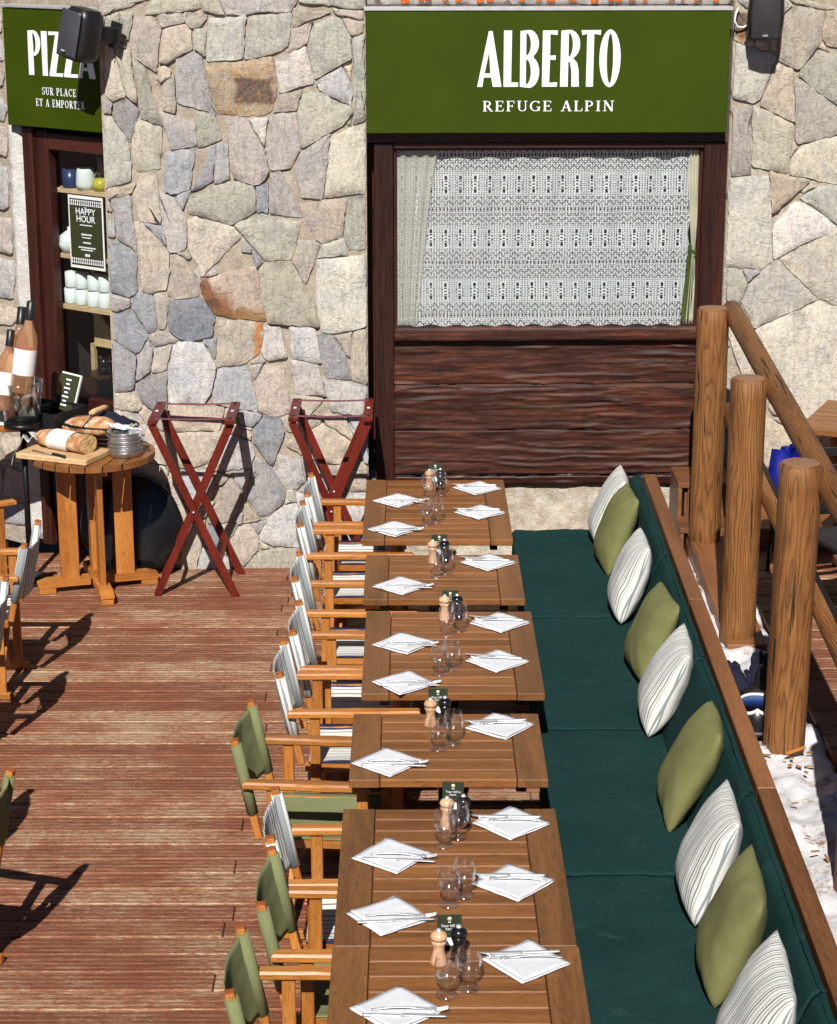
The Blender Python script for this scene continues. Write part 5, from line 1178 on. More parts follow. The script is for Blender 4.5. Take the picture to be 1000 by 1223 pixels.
# ------------------------------------------------------------------ place settings
ZT = .7501
NAP = [[(-.073, 11.163, 'chair', 0), (-.088, 10.616, 'chair', 1), (.376, 11.42, 'bench', 0), (.375, 10.93, 'bench', 1)], [(-.048, 9.657, 'chair', 2), (.388, 10.03, 'bench', 2)], [(-.034, 8.834, 'chair', 0), (-.029, 8.343, 'chair', 1), (.409, 9.115, 'bench', 0), (.377, 8.606, 'bench', 1)], [(-.091, 7.487, 'chair', 2), (.357, 7.853, 'bench', 2)], [(-.068, 6.662, 'chair', 0), (-.075, 6.211, 'chair', 1), (.359, 6.928, 'bench', 0), (.345, 6.453, 'bench', 1)], [(-.046, 5.608, 'chair', 2), (.359, 5.905, 'bench', 2)]]
def napkin_mesh(seed):
    m = MB(); m.grid(17, 17, lambda u, v: ((u - .5) * .200, (v - .5) * .200, .0035 + .0030 * (1 + fbm(u * 2.2, v * 2.2, seed, 3)) * (.4 + 1.2 * max(abs(u - .5), abs(v - .5))) + (.004 * max(0, u + v - 1.75) * 4)), .0022)
    m.grid(13, 13, lambda u, v: ((u - .5) * .188 + .004, (v - .5) * .190 - .003, .0088 + .0035 * (1 + fbm(u * 2.0, v * 2.0, seed + 40, 3)) * (.3 + 1.3 * max(abs(u - .5), abs(v - .5)))), .0015); return m
def fork_mesh():
    m = MB(); m.grid(22, 4, lambda u, v: (-.095 + .145 * u, (v - .5) * (.011 - .007 * max(0., math.sin(min(1, u * 1.25) * 3.1416)) ** .5 + .001), .004 + .008 * math.sin(u * 3.14)), .0022)
    m.grid(8, 6, lambda u, v: (.05 + .022 * u, (v - .5) * (.008 + .016 * min(1, u * 1.6)), .004 + .002 * math.sin(u * 3) - .003 * u), .0018)
    for i in range(4): m.grid(8, 2, lambda u, v: (.072 + .034 * u, -.0095 + .0063 * i + (v - .5) * .0032, .001 + .009 * u * u), .0016)
    return m
def knife_mesh():
    m = MB(); m.grid(16, 4, lambda u, v: (-.105 + .105 * u, (v - .5) * (.013 - .003 * u), .004), .005)
    m.grid(18, 3, lambda u, v: (0. + .115 * u, -.006 + v * .017 * (1 - max(0, u - .8) ** 2 * 20) ** 1., .0045), .0015)
    return m
FORK = fork_mesh().mesh('fork'); FORK.materials.append(M_STEEL); KNIFE = knife_mesh().mesh('knife'); KNIFE.materials.append(M_STEEL)
NAPM = [napkin_mesh(3.1 * i) for i in range(5)]; NAPM = [x.mesh('napkin') for x in NAPM]
for x in NAPM: x.materials.append(M_NAPKIN)
i = 0
for k, row in enumerate(NAP):
    for (x, y, side, wh) in row:
        ww = ('farther', 'nearer', '')[wh]; i += 1
        o = obj('napkin', NAPM[i % 5], None, None, (x, y, ZT), (0, 0, R(45 + random.uniform(-10, 10)))); tag(o, ('%s white napkin on the %s side of %s' % (ww, side, TP[k])).strip(), 'napkin', 'folded paper napkins')
        r = R(random.uniform(-5, 5)) + (0 if side == 'chair' else R(176)); dx = .02 if side == 'chair' else -.01
        o = obj('fork', FORK, None, None, (x + dx + .016, y - .014 + (.020 if side == 'bench' else 0), ZT + .0135), (0, 0, r)); o.scale = (1.15, .95, .8); tag(o, ('steel fork on the %s %s-side napkin of %s' % (ww, side, TP[k])).replace('  ', ' '), 'fork', 'forks on napkins')
        o = obj('knife', KNIFE, None, None, (x + dx, y - .050 + (.092 if side == 'bench' else 0), ZT + .0135), (0, 0, r + R(random.uniform(-7, 7)))); o.scale = (1.15, .95, .8); tag(o, ('steel knife on the %s %s-side napkin of %s' % (ww, side, TP[k])).replace('  ', ' '), 'knife', 'knives on napkins')
gm = MB(); gm.lathe([(0, .0), (.034, .001), (.035, .004), (.010, .009), (.0055, .014), (.005, .026), (.010, .034), (.026, .046), (.0365, .066), (.0395, .086), (.0375, .110), (.0325, .134), (.0318, .1352), (.0308, .134), (.0360, .110), (.0380, .086), (.0350, .066), (.024, .048), (.007, .039), (0, .038)], 32)
GLS = gm.mesh('glass'); GLS.materials.append(M_GLASS)
GP = [[(.097, 11.239), (.166, 11.299), (.086, 10.716), (.136, 10.763)], [(.124, 9.813), (.172, 9.875)], [(.160, 8.955), (.220, 9.022), (.124, 8.458), (.176, 8.525)], [(.106, 7.630), (.167, 7.690)], [(.115, 6.750), (.168, 6.822), (.124, 6.300), (.177, 6.366)], [(.107, 5.700), (.175, 5.745)]]
for k, row in enumerate(GP):
    for j, (x, y) in enumerate(row):
        o = obj('wine_glass', GLS, None, None, (x, y, ZT), (0, 0, random.random() * 6))
        pr = '' if len(row) == 2 else (' in the farther pair', ' in the nearer pair')[j // 2]
        tag(o, 'stemmed glass, %s of its pair%s on %s' % (('left', 'right')[j % 2], pr.replace(' in the', ',').replace(' pair', ' one,') if pr else '', TP[k]), 'glass', 'stemmed glasses in pairs')
PROF = [(0, 0), (.026, 0), (.027, .006), (.024, .022), (.0185, .045), (.0175, .055), (.021, .068), (.024, .075), (.0245, .080), (.019, .083), (.019, .085), (.0255, .088), (.027, .097), (.022, .107), (.010, .113), (.009, .114)]
mw = MB(); mw.lathe(PROF, 26); MW = mw.mesh('mill_body'); MW.materials.append(M_MILLW)
mb_ = MB(); mb_.lathe(PROF, 26); MK = mb_.mesh('mill_body'); MK.materials.append(plain('black_lacquer', (.008, .008, .010), .22, 0, .5, .2, 40, 0))
kn = MB(); kn.lathe([(.009, .1135), (.0085, .118), (.005, .122), (0, .123)], 16); KN = kn.mesh('mill_knob'); KN.materials.append(M_STEEL)
MP = [[(.105, 11.403), (.167, 11.421)], [(.110, 10.045), (.169, 10.058)], [(.156, 9.176), (.214, 9.186)], [(.079, 7.871), (.137, 7.889)], [(.129, 6.905), (.188, 6.922)], [(.086, 5.900), (.149, 5.925)]]
for k, row in enumerate(MP):
    for j, (x, y) in enumerate(row):
        e = empty('pepper_mill' if j else 'salt_mill', (x, y, ZT)); tag(e, ('turned pale wooden mill on %s' if not j else 'turned black mill on %s') % TP[k], 'mill', 'black mills' if j else 'pale wooden mills')
        obj('mill_body', MK if j else MW, None, e); obj('mill_knob', KN, None, e)
CP = [(.140, 11.545), (.145, 10.150), (.184, 9.250), (.110, 7.985), (.153, 7.040), (.122, 6.000)]
cm = MB(); cm.box((0, 0, .058), (.078, .0035, .112), None, .001); cm.box((0, .015, .003), (.078, .05, .004), None, .001); CM = cm.mesh('card_holder'); CM.materials.append(M_CARDG)
TXT = font_mesh('Your bill is\nhere.', .0125, line=.85, th=.0002); TXT.materials.append(M_LETTER)
em = MB(); em.lathe([(0, 0), (.007, 0), (.007, .0006), (0, .0006)], 14); em.box((0, -.011, .0003), (.009, .004, .0006)); EM = em.mesh('emblem'); EM.materials.append(M_CREAM)
gn = MB(); gn.box((0, 0, 0), (.046, .0005, .0028)); GNL = gn.mesh('fine_print'); GNL.materials.append(M_GREENTIE)
wb = MB(); wb.box((0, 0, 0), (.028, .0005, .026)); WB = wb.mesh('white_square'); WB.materials.append(M_LETTER)
for k, (x, y) in enumerate(CP):
    e = empty('table_card', (x, y, ZT), R(random.uniform(-4, 4))); e.rotation_euler.x = R(-6); tag(e, 'small dark green card with white lettering standing on %s' % TP[k], 'card', 'table cards')
    obj('card_holder', CM, None, e); obj('lettering', TXT, None, e, (0, -.0024, .073), (R(90), 0, 0)); obj('emblem', EM, None, e, (0, -.0020, .100), (R(90), 0, 0)); obj('fine_print', GNL, None, e, (0, -.0024, .049)); obj('white_square', WB, None, e, (0, -.0024, .024))

# ------------------------------------------------------------------ director's chairs
def chair_parts(style):
    P = []; hw = .228
    fab = dict(stripe=(M_CHSTR, M_CHSEAT), green=(M_OLIVECH, M_OLIVECH))[style]
    for s in (-1, 1):
        m = MB()
        pts = [(-.30, .025), (-.10, .026), (.0, .032), (.10, .027), (.26, .024)]
        poly = [(x, w) for x, w in pts] + [(x, -w) for x, w in pts[::-1]]
        N_ = len(poly); sh_ = lambda k: [((x - (-.02)) * (1 - k * 2 / .56) - .02, w * (1 - k / .026)) for x, w in poly]
        lv = [(sh_(.004), .643), (poly, .648), (poly, .664), (sh_(.007), .672)]
        V_ = [(x, w, z) for pp, z in lv for x, w in pp]
        F_ = [(r_ * N_ + k, r_ * N_ + (k + 1) % N_, (r_ + 1) * N_ + (k + 1) % N_, (r_ + 1) * N_ + k) for r_ in range(3) for k in range(N_)]
        m.add(V_, F_ + [tuple(range(N_))[::-1], tuple(range(3 * N_, 4 * N_))]); P.append(('armrest', m, M_CH[0], (0, s * hw, 0)))
        for x in (-.185, .165):
            m = MB(); m.box((x, 0, .335), (.044, .024, .618), None, .003); P.append(('upright', m, M_CH[2], (0, s * hw, 0)))
        m = MB(); m.box((-.01, 0, .022), (.46, .030, .036), None, .004); P.append(('floor_rail', m, M_CH[0], (0, s * hw, 0)))
        m = MB(); m.box((-.01, 0, .405), (.44, .026, .040), None, .003); P.append(('seat_rail', m, M_CH[0], (0, s * (hw - .028), 0)))
        m = MB(); m.beam((-.245, 0, .42), (-.333, 0, .830), .026, .030, (1, 0, 0), .003); P.append(('back_post', m, M_CH[2], (0, s * (hw - .022), 0)))
        m = MB(); m.beam((-.3335, 0, .8305), (-.3345, 0, .835), .0275, .0315, (1, 0, 0), .001); P.append(('post_end', m, M_CHEND, (0, s * (hw - .022), 0)))
        for x in (-.15, .13):
            m = MB(); m.beam((x + s * .013, -s * (hw - .03), .05), (x + s * .013, s * (hw - .04), .385), .022, .034, (1, 0, 0), .003); P.append(('cross_leg', m, M_CH[1], (0, 0, 0)))
    m = MB()
    def sf(u, v):
        y = (v - .5) * 2 * (hw - .010); sag = .028 * (1 - (2 * v - 1) ** 2)
        return (-.215 + u * .415, y, .430 - sag + .003 * fbm(u * 4, v * 6, 2.))
    m.grid(14, 20, sf, .003); P.append(('seat', m, fab[1], (0, 0, 0)))
    m = MB()
    def bf(u, v):
        y = (u - .5) * 2 * (hw - .020); t = v; x = -.268 - .058 * t; z = .525 + .288 * t
        sag = .048 * (1 - (2 * u - 1) ** 2) * (1 - .25 * t); flop = .018 * (1 - (2 * u - 1) ** 2)
        return (x - sag - .004 + .006 * fbm(u * 4, v * 4, 1.5), y, z - flop * t + .006 * fbm(u * 3, v * 2, 4.))
    m.grid(26, 14, bf, .003)
    for s in (-1, 1): m.tube([(-.2685, s * (hw - .022), .525), (-.298, s * (hw - .022), .67), (-.3285, s * (hw - .022), .812)], .0225, 10)
    P.append(('backrest', m, fab[0], (0, 0, 0)))
    return P
def make_chair(style):
    e = empty('director_chair', (0, 0, 0))
    for n, m, mt, loc in chair_parts(style): m.build(n, mt, e, loc)
    return e
PROTO = {'stripe': make_chair('stripe'), 'green': make_chair('green')}
first = {'stripe': True, 'green': True}
def chair(style, x, y, deg, label, group):
    o = PROTO[style] if first[style] else copy_tree(PROTO[style]); first[style] = False
    o.location = (x, y, 0); o.rotation_euler = (0, 0, R(deg)); tag(o, label, 'chair', group)
CH = [('stripe', -.235, 11.25, 0), ('stripe', -.250, 10.68, 1), ('stripe', -.225, 9.76, 0), ('stripe', -.190, 8.99, -1), ('stripe', -.225, 8.47, 1), ('green', -.335, 7.71, -4.5), ('stripe', -.160, 6.865, 1), ('green', -.150, 6.35, -1), ('green', -.208, 5.785, 0)]
ordn = ['first', 'second', 'third', 'fourth', 'fifth', 'sixth', 'seventh', 'eighth', 'ninth']
for k, (st, x, y, d) in enumerate(CH):
    chair(st, x, y, d, '%s canvas director chair, %s from the wall in the row facing the bench' % ('striped' if st == 'stripe' else 'olive green', ordn[k]), 'director chairs facing the bench')
chair('stripe', -2.285, 10.31, 180, 'striped director chair at left edge, farther of the two seen from behind', 'director chairs at the left edge')
chair('stripe', -2.275, 9.36, 181, 'striped director chair at left edge, nearer of the two seen from behind', 'director chairs at the left edge')
chair('green', -1.875, 7.14, 163, 'olive green director chair whose back post just enters the left edge', 'director chairs at the left edge')
chair('green', -2.20, 7.82, 180, 'olive green director chair beyond the left edge casting its shadow on the deck', 'director chairs at the left edge')
chair('stripe', -2.60, 11.55, 32, 'striped director chair beside the round table at the left edge', 'director chairs at the left edge')

# ------------------------------------------------------------------ folding tray stands
def tray_stand(x0, x1, yf, yb, h, label, lean=0.):
    e = empty('tray_stand', ((x0 + x1) / 2, (yf + yb) / 2, 0)); tag(e, label, 'tray stand', 'folding tray stands')
    w = (x1 - x0) / 2; d = (yb - yf) / 2; t = .017
    for y, inn in ((-d, 0), (d, 1)):
        for s in (-1, 1):
            yy = y + (t if s > 0 else -t) * (1 if inn else -1) * .55
            m = MB(); m.beam((s * w, yy, .0), (-s * (w - .005), yy, h - .02), .020, .044, (1, 0, 0), .002); m.build('leg', M_RED[2], e)
        m = MB(); m.lathe([(0, 0), (.007, 0), (.006, .004), (0, .005)], 10, (0, 0, 0)); m.build('bolt', M_STEEL, e, (0, y - .030, h * .5 - .01), (R(90), 0, 0))
    for s in (-1, 1):
        m = MB(); m.box((-s * -1 * (w - .012), 0, h - .002), (.055, 2 * d + .07, .026), None, .003); m.build('top_bar', M_RED[1], e)
        m = MB(); m.box((s * (w * .60), 0, h * .19), (.022, 2 * d - .03, .030), None, .002); m.build('stretcher', M_RED[1], e)
    for y in (-d + .015, d - .02):
        m = MB(); m.grid(16, 2, lambda u, v: (-w + .01 + u * (2 * w - .02), y + (v - .5) * .032, h + .0135 - .006 * math.sin(u * 3.14)), .003); m.build('strap', M_REDDARK, e)
    for s in (-1, 1):
        for y in (-d + .015, d - .02):
            m = MB(); m.lathe([(0, 0), (.012, 0), (.010, .005), (0, .006)], 10); m.build('rivet', M_BLACK, e, (s * (w - .012), y, h + .014))
        m = MB(); m.box((s * (w - .012), 0, h + .0118), (.016, .028, .0015)); m.build('maker_label', M_LETTER, e)
    return e
tray_stand(-1.502, -1.035, 11.76, 12.17, 1.065, 'dark red folding tray stand beside the round bread table')
tray_stand(-.690, -.235, 11.74, 12.17, 1.085, 'dark red folding tray stand behind the first striped chair, near the timber post')
# ------------------------------------------------------------------ round table with bread
RX, RY, RZ_, RR = -1.87, 11.91, .845, .365
rt = empty('round_table', (RX, RY, 0), R(17)); tag(rt, 'round slatted wooden pedestal table carrying bread and tins by the doorway', 'table')
n = 8; pw = 2 * RR / n; rot = R(60)
for i in range(n):
    a0, a1 = -RR + i * pw + .004, -RR + (i + 1) * pw - .004; pts = []
    f = lambda a: math.sqrt(max(RR * RR - a * a, .0004))
    ks = [a0 + (a1 - a0) * t / 4 for t in range(5)]
    poly = [(f(a), a) for a in ks] + [(-f(a), a) for a in ks[::-1]]
    m = MB(); m.prism(poly, RZ_ - .036, RZ_); m.build('slat', M_TABLE_X, rt, None, (0, 0, rot))
m = MB(); m.box((0, 0, RZ_ - .058), (.60, .07, .04), None, .004); m.box((0, 0, RZ_ - .0585), (.07, .60, .038), None, .004); m.build('underframe', M_CH[0], rt)
for k in range(4):
    a = k * math.pi / 2; m = MB(); m.box((.165, 0, .425), (.11, .034, .71), None, .003); m.build('upright', M_CH[2], rt, None, (0, 0, a + R(0)))
    m = MB(); m.prism([(.05, .04), (.05, .085), (.30, .085), (.36, .065), (.36, .045), (.34, .04)], -.04, .04, Matrix(((1, 0, 0, 0), (0, 0, 1, 0), (0, 1, 0, 0), (0, 0, 0, 1)))); m.box((.305, 0, .020), (.10, .075, .038), None, .004); m.build('foot', M_CH[0], rt, None, (0, 0, a))
cb_ = MB(); cb_.box((0, 0, .018), (.47, .29, .036), None, .006); cb_ = cb_.build('cutting_board', M_CUT, None, (-2.02, 11.79, RZ_), R(-22)); tag(cb_, 'pale wooden cutting board under the wrapped loaf', 'cutting board')
def loaf(L, r, seed, cut=True):
    m = MB()
    def f(u, v):
        a = v * 6.28319; t = 2 * u - 1; k = (1 - (abs(min(0, t) if cut else t)) ** 3.2) ** .5
        rr = r * max(k, .02) * (1 + .10 * fbm(u * 5, math.cos(a) * 1.3, seed + math.sin(a)))
        return (t * L / 2, rr * math.cos(a) * 1.2, r * .85 + rr * math.sin(a) * .85)
    m.grid(26, 22, f, 0.); return m
e = empty('bread_loaf', (-2.03, 11.83, RZ_ + .0365), R(-33)); tag(e, 'cut loaf of bread wrapped in white paper on the cutting board', 'bread')
loaf(.40, .062, 2.).build('crust', M_CRUST, e)
m = MB()
m.grid(8, 24, lambda u, v: (.2005 + .004 * fbm(u * 6, v * 6, 1.), .062 * u * 1.2 * math.cos(v * 6.28319), .0527 + .053 * u * math.sin(v * 6.28319)), 0.); m.build('crumb', M_CRUMB, e)
m = MB(); m.grid(12, 26, lambda u, v: (-.06 + .155 * u + .012 * math.sin(v * 6.28), (.080 + .004 * fbm(u * 3, v * 9, 2.)) * math.cos(v * 6.28319), .054 + (.0595 + .004 * fbm(u * 3, v * 9, 4.)) * math.sin(v * 6.28319)), 0.); m.build('paper_wrap', M_PAPER, e)
e = empty('bread_knife', (-2.09, 11.70, RZ_ + .0375), R(-38)); tag(e, 'bread knife with black handle lying on the cutting board', 'knife')
m = MB(); m.box((.085, 0, .008), (.11, .020, .016), None, .005); m.build('handle', M_BLACK, e)
m = MB(); m.prism([(-.15, .004), (-.13, -.012), (.03, -.012), (.03, .012), (-.13, .012)], .002, .004); m.build('blade', M_TIN, e)
m = MB(); m.grid(40, 26, lambda u, v: (-2.35 + u * .27, 11.90 + v * .30 - .06 * u, RZ_ + .006 + max(0, .085 * math.sin(u * 3.1) * (1 - .5 * v) + .022 * math.sin(u * 26 + v * 3) + .016 * fbm(u * 5, v * 5, 2.)) - (.09 * max(0, .18 - u) / .18)), .003)
o = m.build('striped_towel', M_CHSTR, None); tag(o, 'striped grey towel bunched behind the cutting board', 'towel')
# wire basket with bread and napkin cloth
bx, by = -1.845, 12.06
e = empty('wire_basket', (bx, by, RZ_), R(-24)); e.scale = (1.22, 1.18, 1.2); tag(e, 'oval dark wire bread basket with wooden handle on the round table', 'basket')
m = MB(); ring = lambda a, b_, z: [(a * math.cos(6.28319 * k / 28), b_ * math.sin(6.28319 * k / 28), z) for k in range(29)]
for a, b_, z in ((.15, .085, .006), (.175, .105, .035), (.19, .115, .06), (.20, .12, .085), (.21, .128, .115)): m.tube(ring(a, b_, z), .0028 if z < .11 else .0045, 5, False)
for k in range(34):
    c, s = math.cos(6.28319 * k / 34), math.sin(6.28319 * k / 34); q = 6.28319 * (k + 2.2) / 34; m.tube([(.15 * c, .085 * s, .004), (.19 * math.cos(q), .115 * math.sin(q), .06), (.21 * c, .128 * s, .115)], .0018, 4, False)
for k in range(-3, 4): m.tube([(k * .04, -.08 * math.cos(k * .4), .005), (k * .04, .08 * math.cos(k * .4), .005)], .002, 4, False)
for s in (-1, 1): m.tube([(.02 * s, s * .126, .115), (.01, s * .10, .16), (0., s * .065, .178)], .003, 5, False)
m.build('wire_body', M_WIRE, e)
m = MB(); m.tube([(0, -.075, .178), (0, -.04, .180), (0, .04, .180), (0, .075, .178)], [.011, .014, .014, .011], 12); m.build('wooden_handle', M_CUT, e)
o = loaf(.38, .075, 6., False).build('bread_loaf', M_CRUST, None, (bx - .05, by - .035, RZ_ + .055), (0, R(-7), R(-32))); tag(o, 'rustic loaf of bread lying in the wire basket', 'bread')
o = MB(); o.grid(24, 18, lambda u, v: (-.12 + u * .26, .02 + v * .10 - .02 * u, .075 + .055 * math.sin(u * 2.8) * math.sin(.4 + v * 2.2) + .014 * fbm(u * 5, v * 4, 3.)), .004)
o = o.build('cloth_napkin', M_NAVY, None, (bx, by, RZ_ + .01), R(-24)); o.scale = (1.25, 1.2, 1.35); tag(o, 'dark navy cloth napkin stuffed into the wire basket', 'napkin')
for k in range(6):
    m = MB(); m.lathe([(0, 0), (.088, 0), (.097, .005), (.100, .028), (.104, .032), (.099, .033), (.094, .008), (0, .006)], 36)
    o = m.build('metal_dish', M_TIN, None, (-1.665 + random.uniform(-.002, .002), 11.83 + random.uniform(-.002, .002), RZ_ + .0005 + k * .0225)); tag(o, 'round tin dish, %s in the stack of six on the round table' % ('lowest', 'second lowest', 'third lowest', 'third highest', 'second highest', 'topmost')[k], 'dish', 'stacked tin dishes')
for k, (dx, dy, dz, rz, ti) in enumerate([(-.03, .01, .128, 20, 12), (.075, -.02, .080, 70, 55)]):
    m = MB(); m.grid(12, 12, lambda u, v: ((u - .5) * .13, (v - .5) * .10, .010 * fbm(u * 3, v * 3, 3. + k) + .022 * (u - .5) ** 2), .003)
    o = m.build('napkin', M_NAPKIN, None, (-1.665 + dx, 11.83 + dy, RZ_ + dz + .04), (R(4), R(ti), R(rz))); tag(o, ('crumpled white napkin on top of the tin dishes', 'white napkin hanging off the side of the tin dishes')[k], 'napkin')
# sideboard behind with tray, menu and wine
sb = empty('side_table', (-2.47, 12.38, 0)); tag(sb, 'wooden side table at left edge carrying a black tray and wine bottles', 'table')
for k in range(4):
    m = MB(); m.box((0, -.165 + .11 * k, .915), (.84, .104, .032), None, .003); m.build('top_board', M_CH[0], sb)
for sx in (-1, 1):
    for sy in (-1, 1):
        m = MB(); m.box((sx * .37, sy * .17, .449), (.05, .05, .898), None, .003); m.build('leg', M_CH[2], sb)
m = MB(); m.grid(14, 14, lambda u, v: (-2.74 + u * .42, 12.20 + v * .30, .9335 + .002 * (1 + fbm(u * 4, v * 4, 2.))), .002); o = m.build('white_cloth', M_NAPKIN, None); tag(o, 'white cloth on the side table at the left edge', 'cloth')
e = empty('black_tray', (-2.22, 12.30, .938), R(-30)); e.scale = (1.2, 1.2, 1.25); tag(e, 'black rectangular cutlery tray on the side table', 'tray')
m = MB(); m.box((0, 0, .006), (.36, .26, .010)); m.box((0, -.126, .042), (.36, .008, .06)); m.box((0, .126, .042), (.36, .008, .06)); m.box((-.176, 0, .042), (.008, .243, .06)); m.box((.176, 0, .042), (.008, .243, .06)); m.build('tray_box', M_BLACK, e)
m = MB(); m.box((-.02, 0, .042), (.008, .242, .055)); m.build('divider', M_BLACK, e)
m = MB(); m.box((.06, -.02, .022), (.15, .02, .012), None, .003); m.build('cutlery', M_STEEL, e)
mc = empty('menu_card', (-2.115, 12.40, .99), rot=(R(-18), R(6), R(-28))); mc.scale = (1.3, 1.2, 1.3); tag(mc, 'green menu card with white print leaning in the black tray', 'menu')
m = MB(); m.box((0, 0, .075), (.105, .006, .17)); m.build('card', M_POSTER, mc)
m = MB(); m.box((.004, .012, .08), (.11, .012, .175)); m.build('paper_stack', M_PAPER, mc)
m = MB()
for z, w in ((.135, .03), (.115, .02), (.095, .035), (.075, .02), (.055, .035), (.035, .02), (.015, .035)): m.box((0, -.0034, z), (w, .0006, .007))
m.build('fine_print', M_LETTER, mc)['kind'] = 'stuff'
bk = empty('ice_bucket', (-2.30, 12.06, .0)); tag(bk, 'pale wrinkled ice bucket on its stand holding tilted rose wine bottles', 'bucket')
m = MB(); m.lathe([(0, .99), (.10, .99), (.128, 1.20), (.135, 1.235), (.129, 1.235), (.122, 1.20), (.095, 1.0), (0, 1.0)], 26); m.build('bucket_body', M_CLEAR, bk)
m = MB(); m.tube([(0, 0, .02), (0, 0, .98)], .018, 10); m.lathe([(0, 0), (.14, 0), (.14, .012), (0, .02)], 24); m.lathe([(0, .965), (.11, .965), (.11, .988), (0, .988)], 24); m.build('stand', M_BLACKM, bk)
def bottle(base, tip, label):
    d = Vector(tip) - Vector(base); e = empty('wine_bottle', base); e.rotation_euler = d.to_track_quat('Z', 'Y').to_euler(); tag(e, label, 'bottle', 'rose wine bottles in the bucket'); s = d.length / .32
    m = MB(); m.lathe([(0, 0), (.034 * s, 0), (.039 * s, .006 * s), (.039 * s, .175 * s), (.034 * s, .205 * s), (.018 * s, .235 * s), (.0145 * s, .25 * s), (.0145 * s, .30 * s)], 24); m.build('glass_body', M_WINE, e)
    m = MB(); m.lathe([(.0395 * s, .065 * s), (.0398 * s, .07 * s), (.0398 * s, .15 * s), (.0395 * s, .155 * s)], 24); m.build('paper_label', M_PAPER, e)
    m = MB(); m.lathe([(.0155 * s, .255 * s), (.0155 * s, .318 * s), (.012 * s, .32 * s), (0, .32 * s)], 16); m.build('cap', M_BLACK, e)
bottle((-2.285, 11.98, 1.185), (-2.20, 12.01, 1.72), 'tall rose wine bottle with white label, rightmost in the bucket')
bottle((-2.345, 12.05, 1.15), (-2.285, 12.16, 1.66), 'rose wine bottle leaning behind the tallest one in the bucket')
bottle((-2.40, 11.98, 1.08), (-2.33, 12.02, 1.55), 'rose wine bottle at the left edge, lowest in the bucket')
ds = MB(); ds.lathe([(0, -.018), (.285, -.018), (.30, -.010), (.305, 0), (.30, .010), (.285, .018), (0, .018)], 48)
ds = ds.build('round_board', plain('black_gloss_board', (.006, .006, .007), .22, 0, .5, .2, 20, .05), None, (-1.70, 12.185, .318), (R(90 - 13), 0, R(1))); tag(ds, 'black round board leaning on the stone wall behind the round table', 'board')

# ------------------------------------------------------------------ log posts, rails, stair landing
def log(p, q, r, name, label, cat, group=None, seed=1., cham=.012):
    p, q = Vector(p), Vector(q); d = q - p; L = d.length; m = MB(); n = 28
    prof = [(0.02, 0), (r - cham, 0), (r, cham)] + [(r, cham + (L - 2 * cham) * k / 14) for k in range(1, 14)] + [(r, L - cham), (r - cham, L), (r * .97 - cham, L + .0005), (.02, L + .001)]
    V = []; F = []
    for i, (rr, z) in enumerate(prof):
        for k in range(n):
            a = 6.28319 * k / n; w = 1 + .035 * fbm(math.cos(a) * 1.1, math.sin(a) * 1.1 + seed, z * 1.8, 3) + .010 * fbm(math.cos(a) * 4, math.sin(a) * 4, z * 6 + seed, 2)
            V.append((rr * w * math.cos(a), rr * w * math.sin(a), z))
    for i in range(len(prof) - 1):
        for k in range(n): F.append((i * n + k, i * n + (k + 1) % n, (i + 1) * n + (k + 1) % n, (i + 1) * n + k))
    m.add(V, F[:n], False); m.f += F[n:2 * n]; m.sm += [False] * n
    m.f += F[2 * n:-3 * n]; m.sm += [True] * (len(F) - 5 * n); m.f += F[-3 * n:]; m.sm += [False] * (3 * n)
    m.f += [tuple(range(n))[::-1], tuple(range((len(prof) - 1) * n, len(prof) * n))]; m.sm += [False, False]
    o = m.build(name, M_LOG, None, p); o.rotation_euler = d.to_track_quat('Z', 'Y').to_euler(); tag(o, label, cat, group); return o
PO = [(1.690, 11.50, .435, 1.775), (1.672, 10.10, .345, 1.690), (1.662, 8.66, .300, 1.640), (1.712, 7.30, .290, 1.58)]
pl_ = ['tall round log post farthest back, beside the timber panel', 'round log post with a bulge, second from the wall', 'thick round log post nearest, above the ski goggles', 'log post at right picture edge standing in the snow']
for k, (x, y, z0, z1) in enumerate(PO): log((x, y, z0 - .05), (x + (-.004, .0, .010, 0)[k], y, z1), (.090, .090, .092, .092)[k], 'log_post', pl_[k], 'post', 'log posts of the railing', 3. + k * 5)
log((1.812, 11.66, 1.735), (1.795, 6.9, 1.42), .056, 'handrail', 'sloping round log handrail fixed behind the log posts', 'handrail', None, 9.)
log((1.812, 11.60, 1.165), (1.795, 6.9, .86), .050, 'lower_rail', 'lower sloping log rail behind the log posts', 'rail', None, 14.)
m = MB(); m.beam((1.705, 11.62, .415), (1.700, 9.95, .318), .20, .05, (0, 0, 1), .005); o = m.build('sill_beam', M_BROWN, None); tag(o, 'wide brown board sloping under the two farthest log posts', 'beam')
m = MB(); m.beam((1.612, 11.62, .25), (1.608, 9.95, .17), .02, .27, (0, 0, 1), .003); o = m.build('side_board', M_BROWN, None); tag(o, 'brown side board below the sloping board at the snow edge', 'beam')
lb = empty('stair_landing', (0, 0, 0)); tag(lb, 'brown boarded step box between the bench end and the first log post', 'steps')
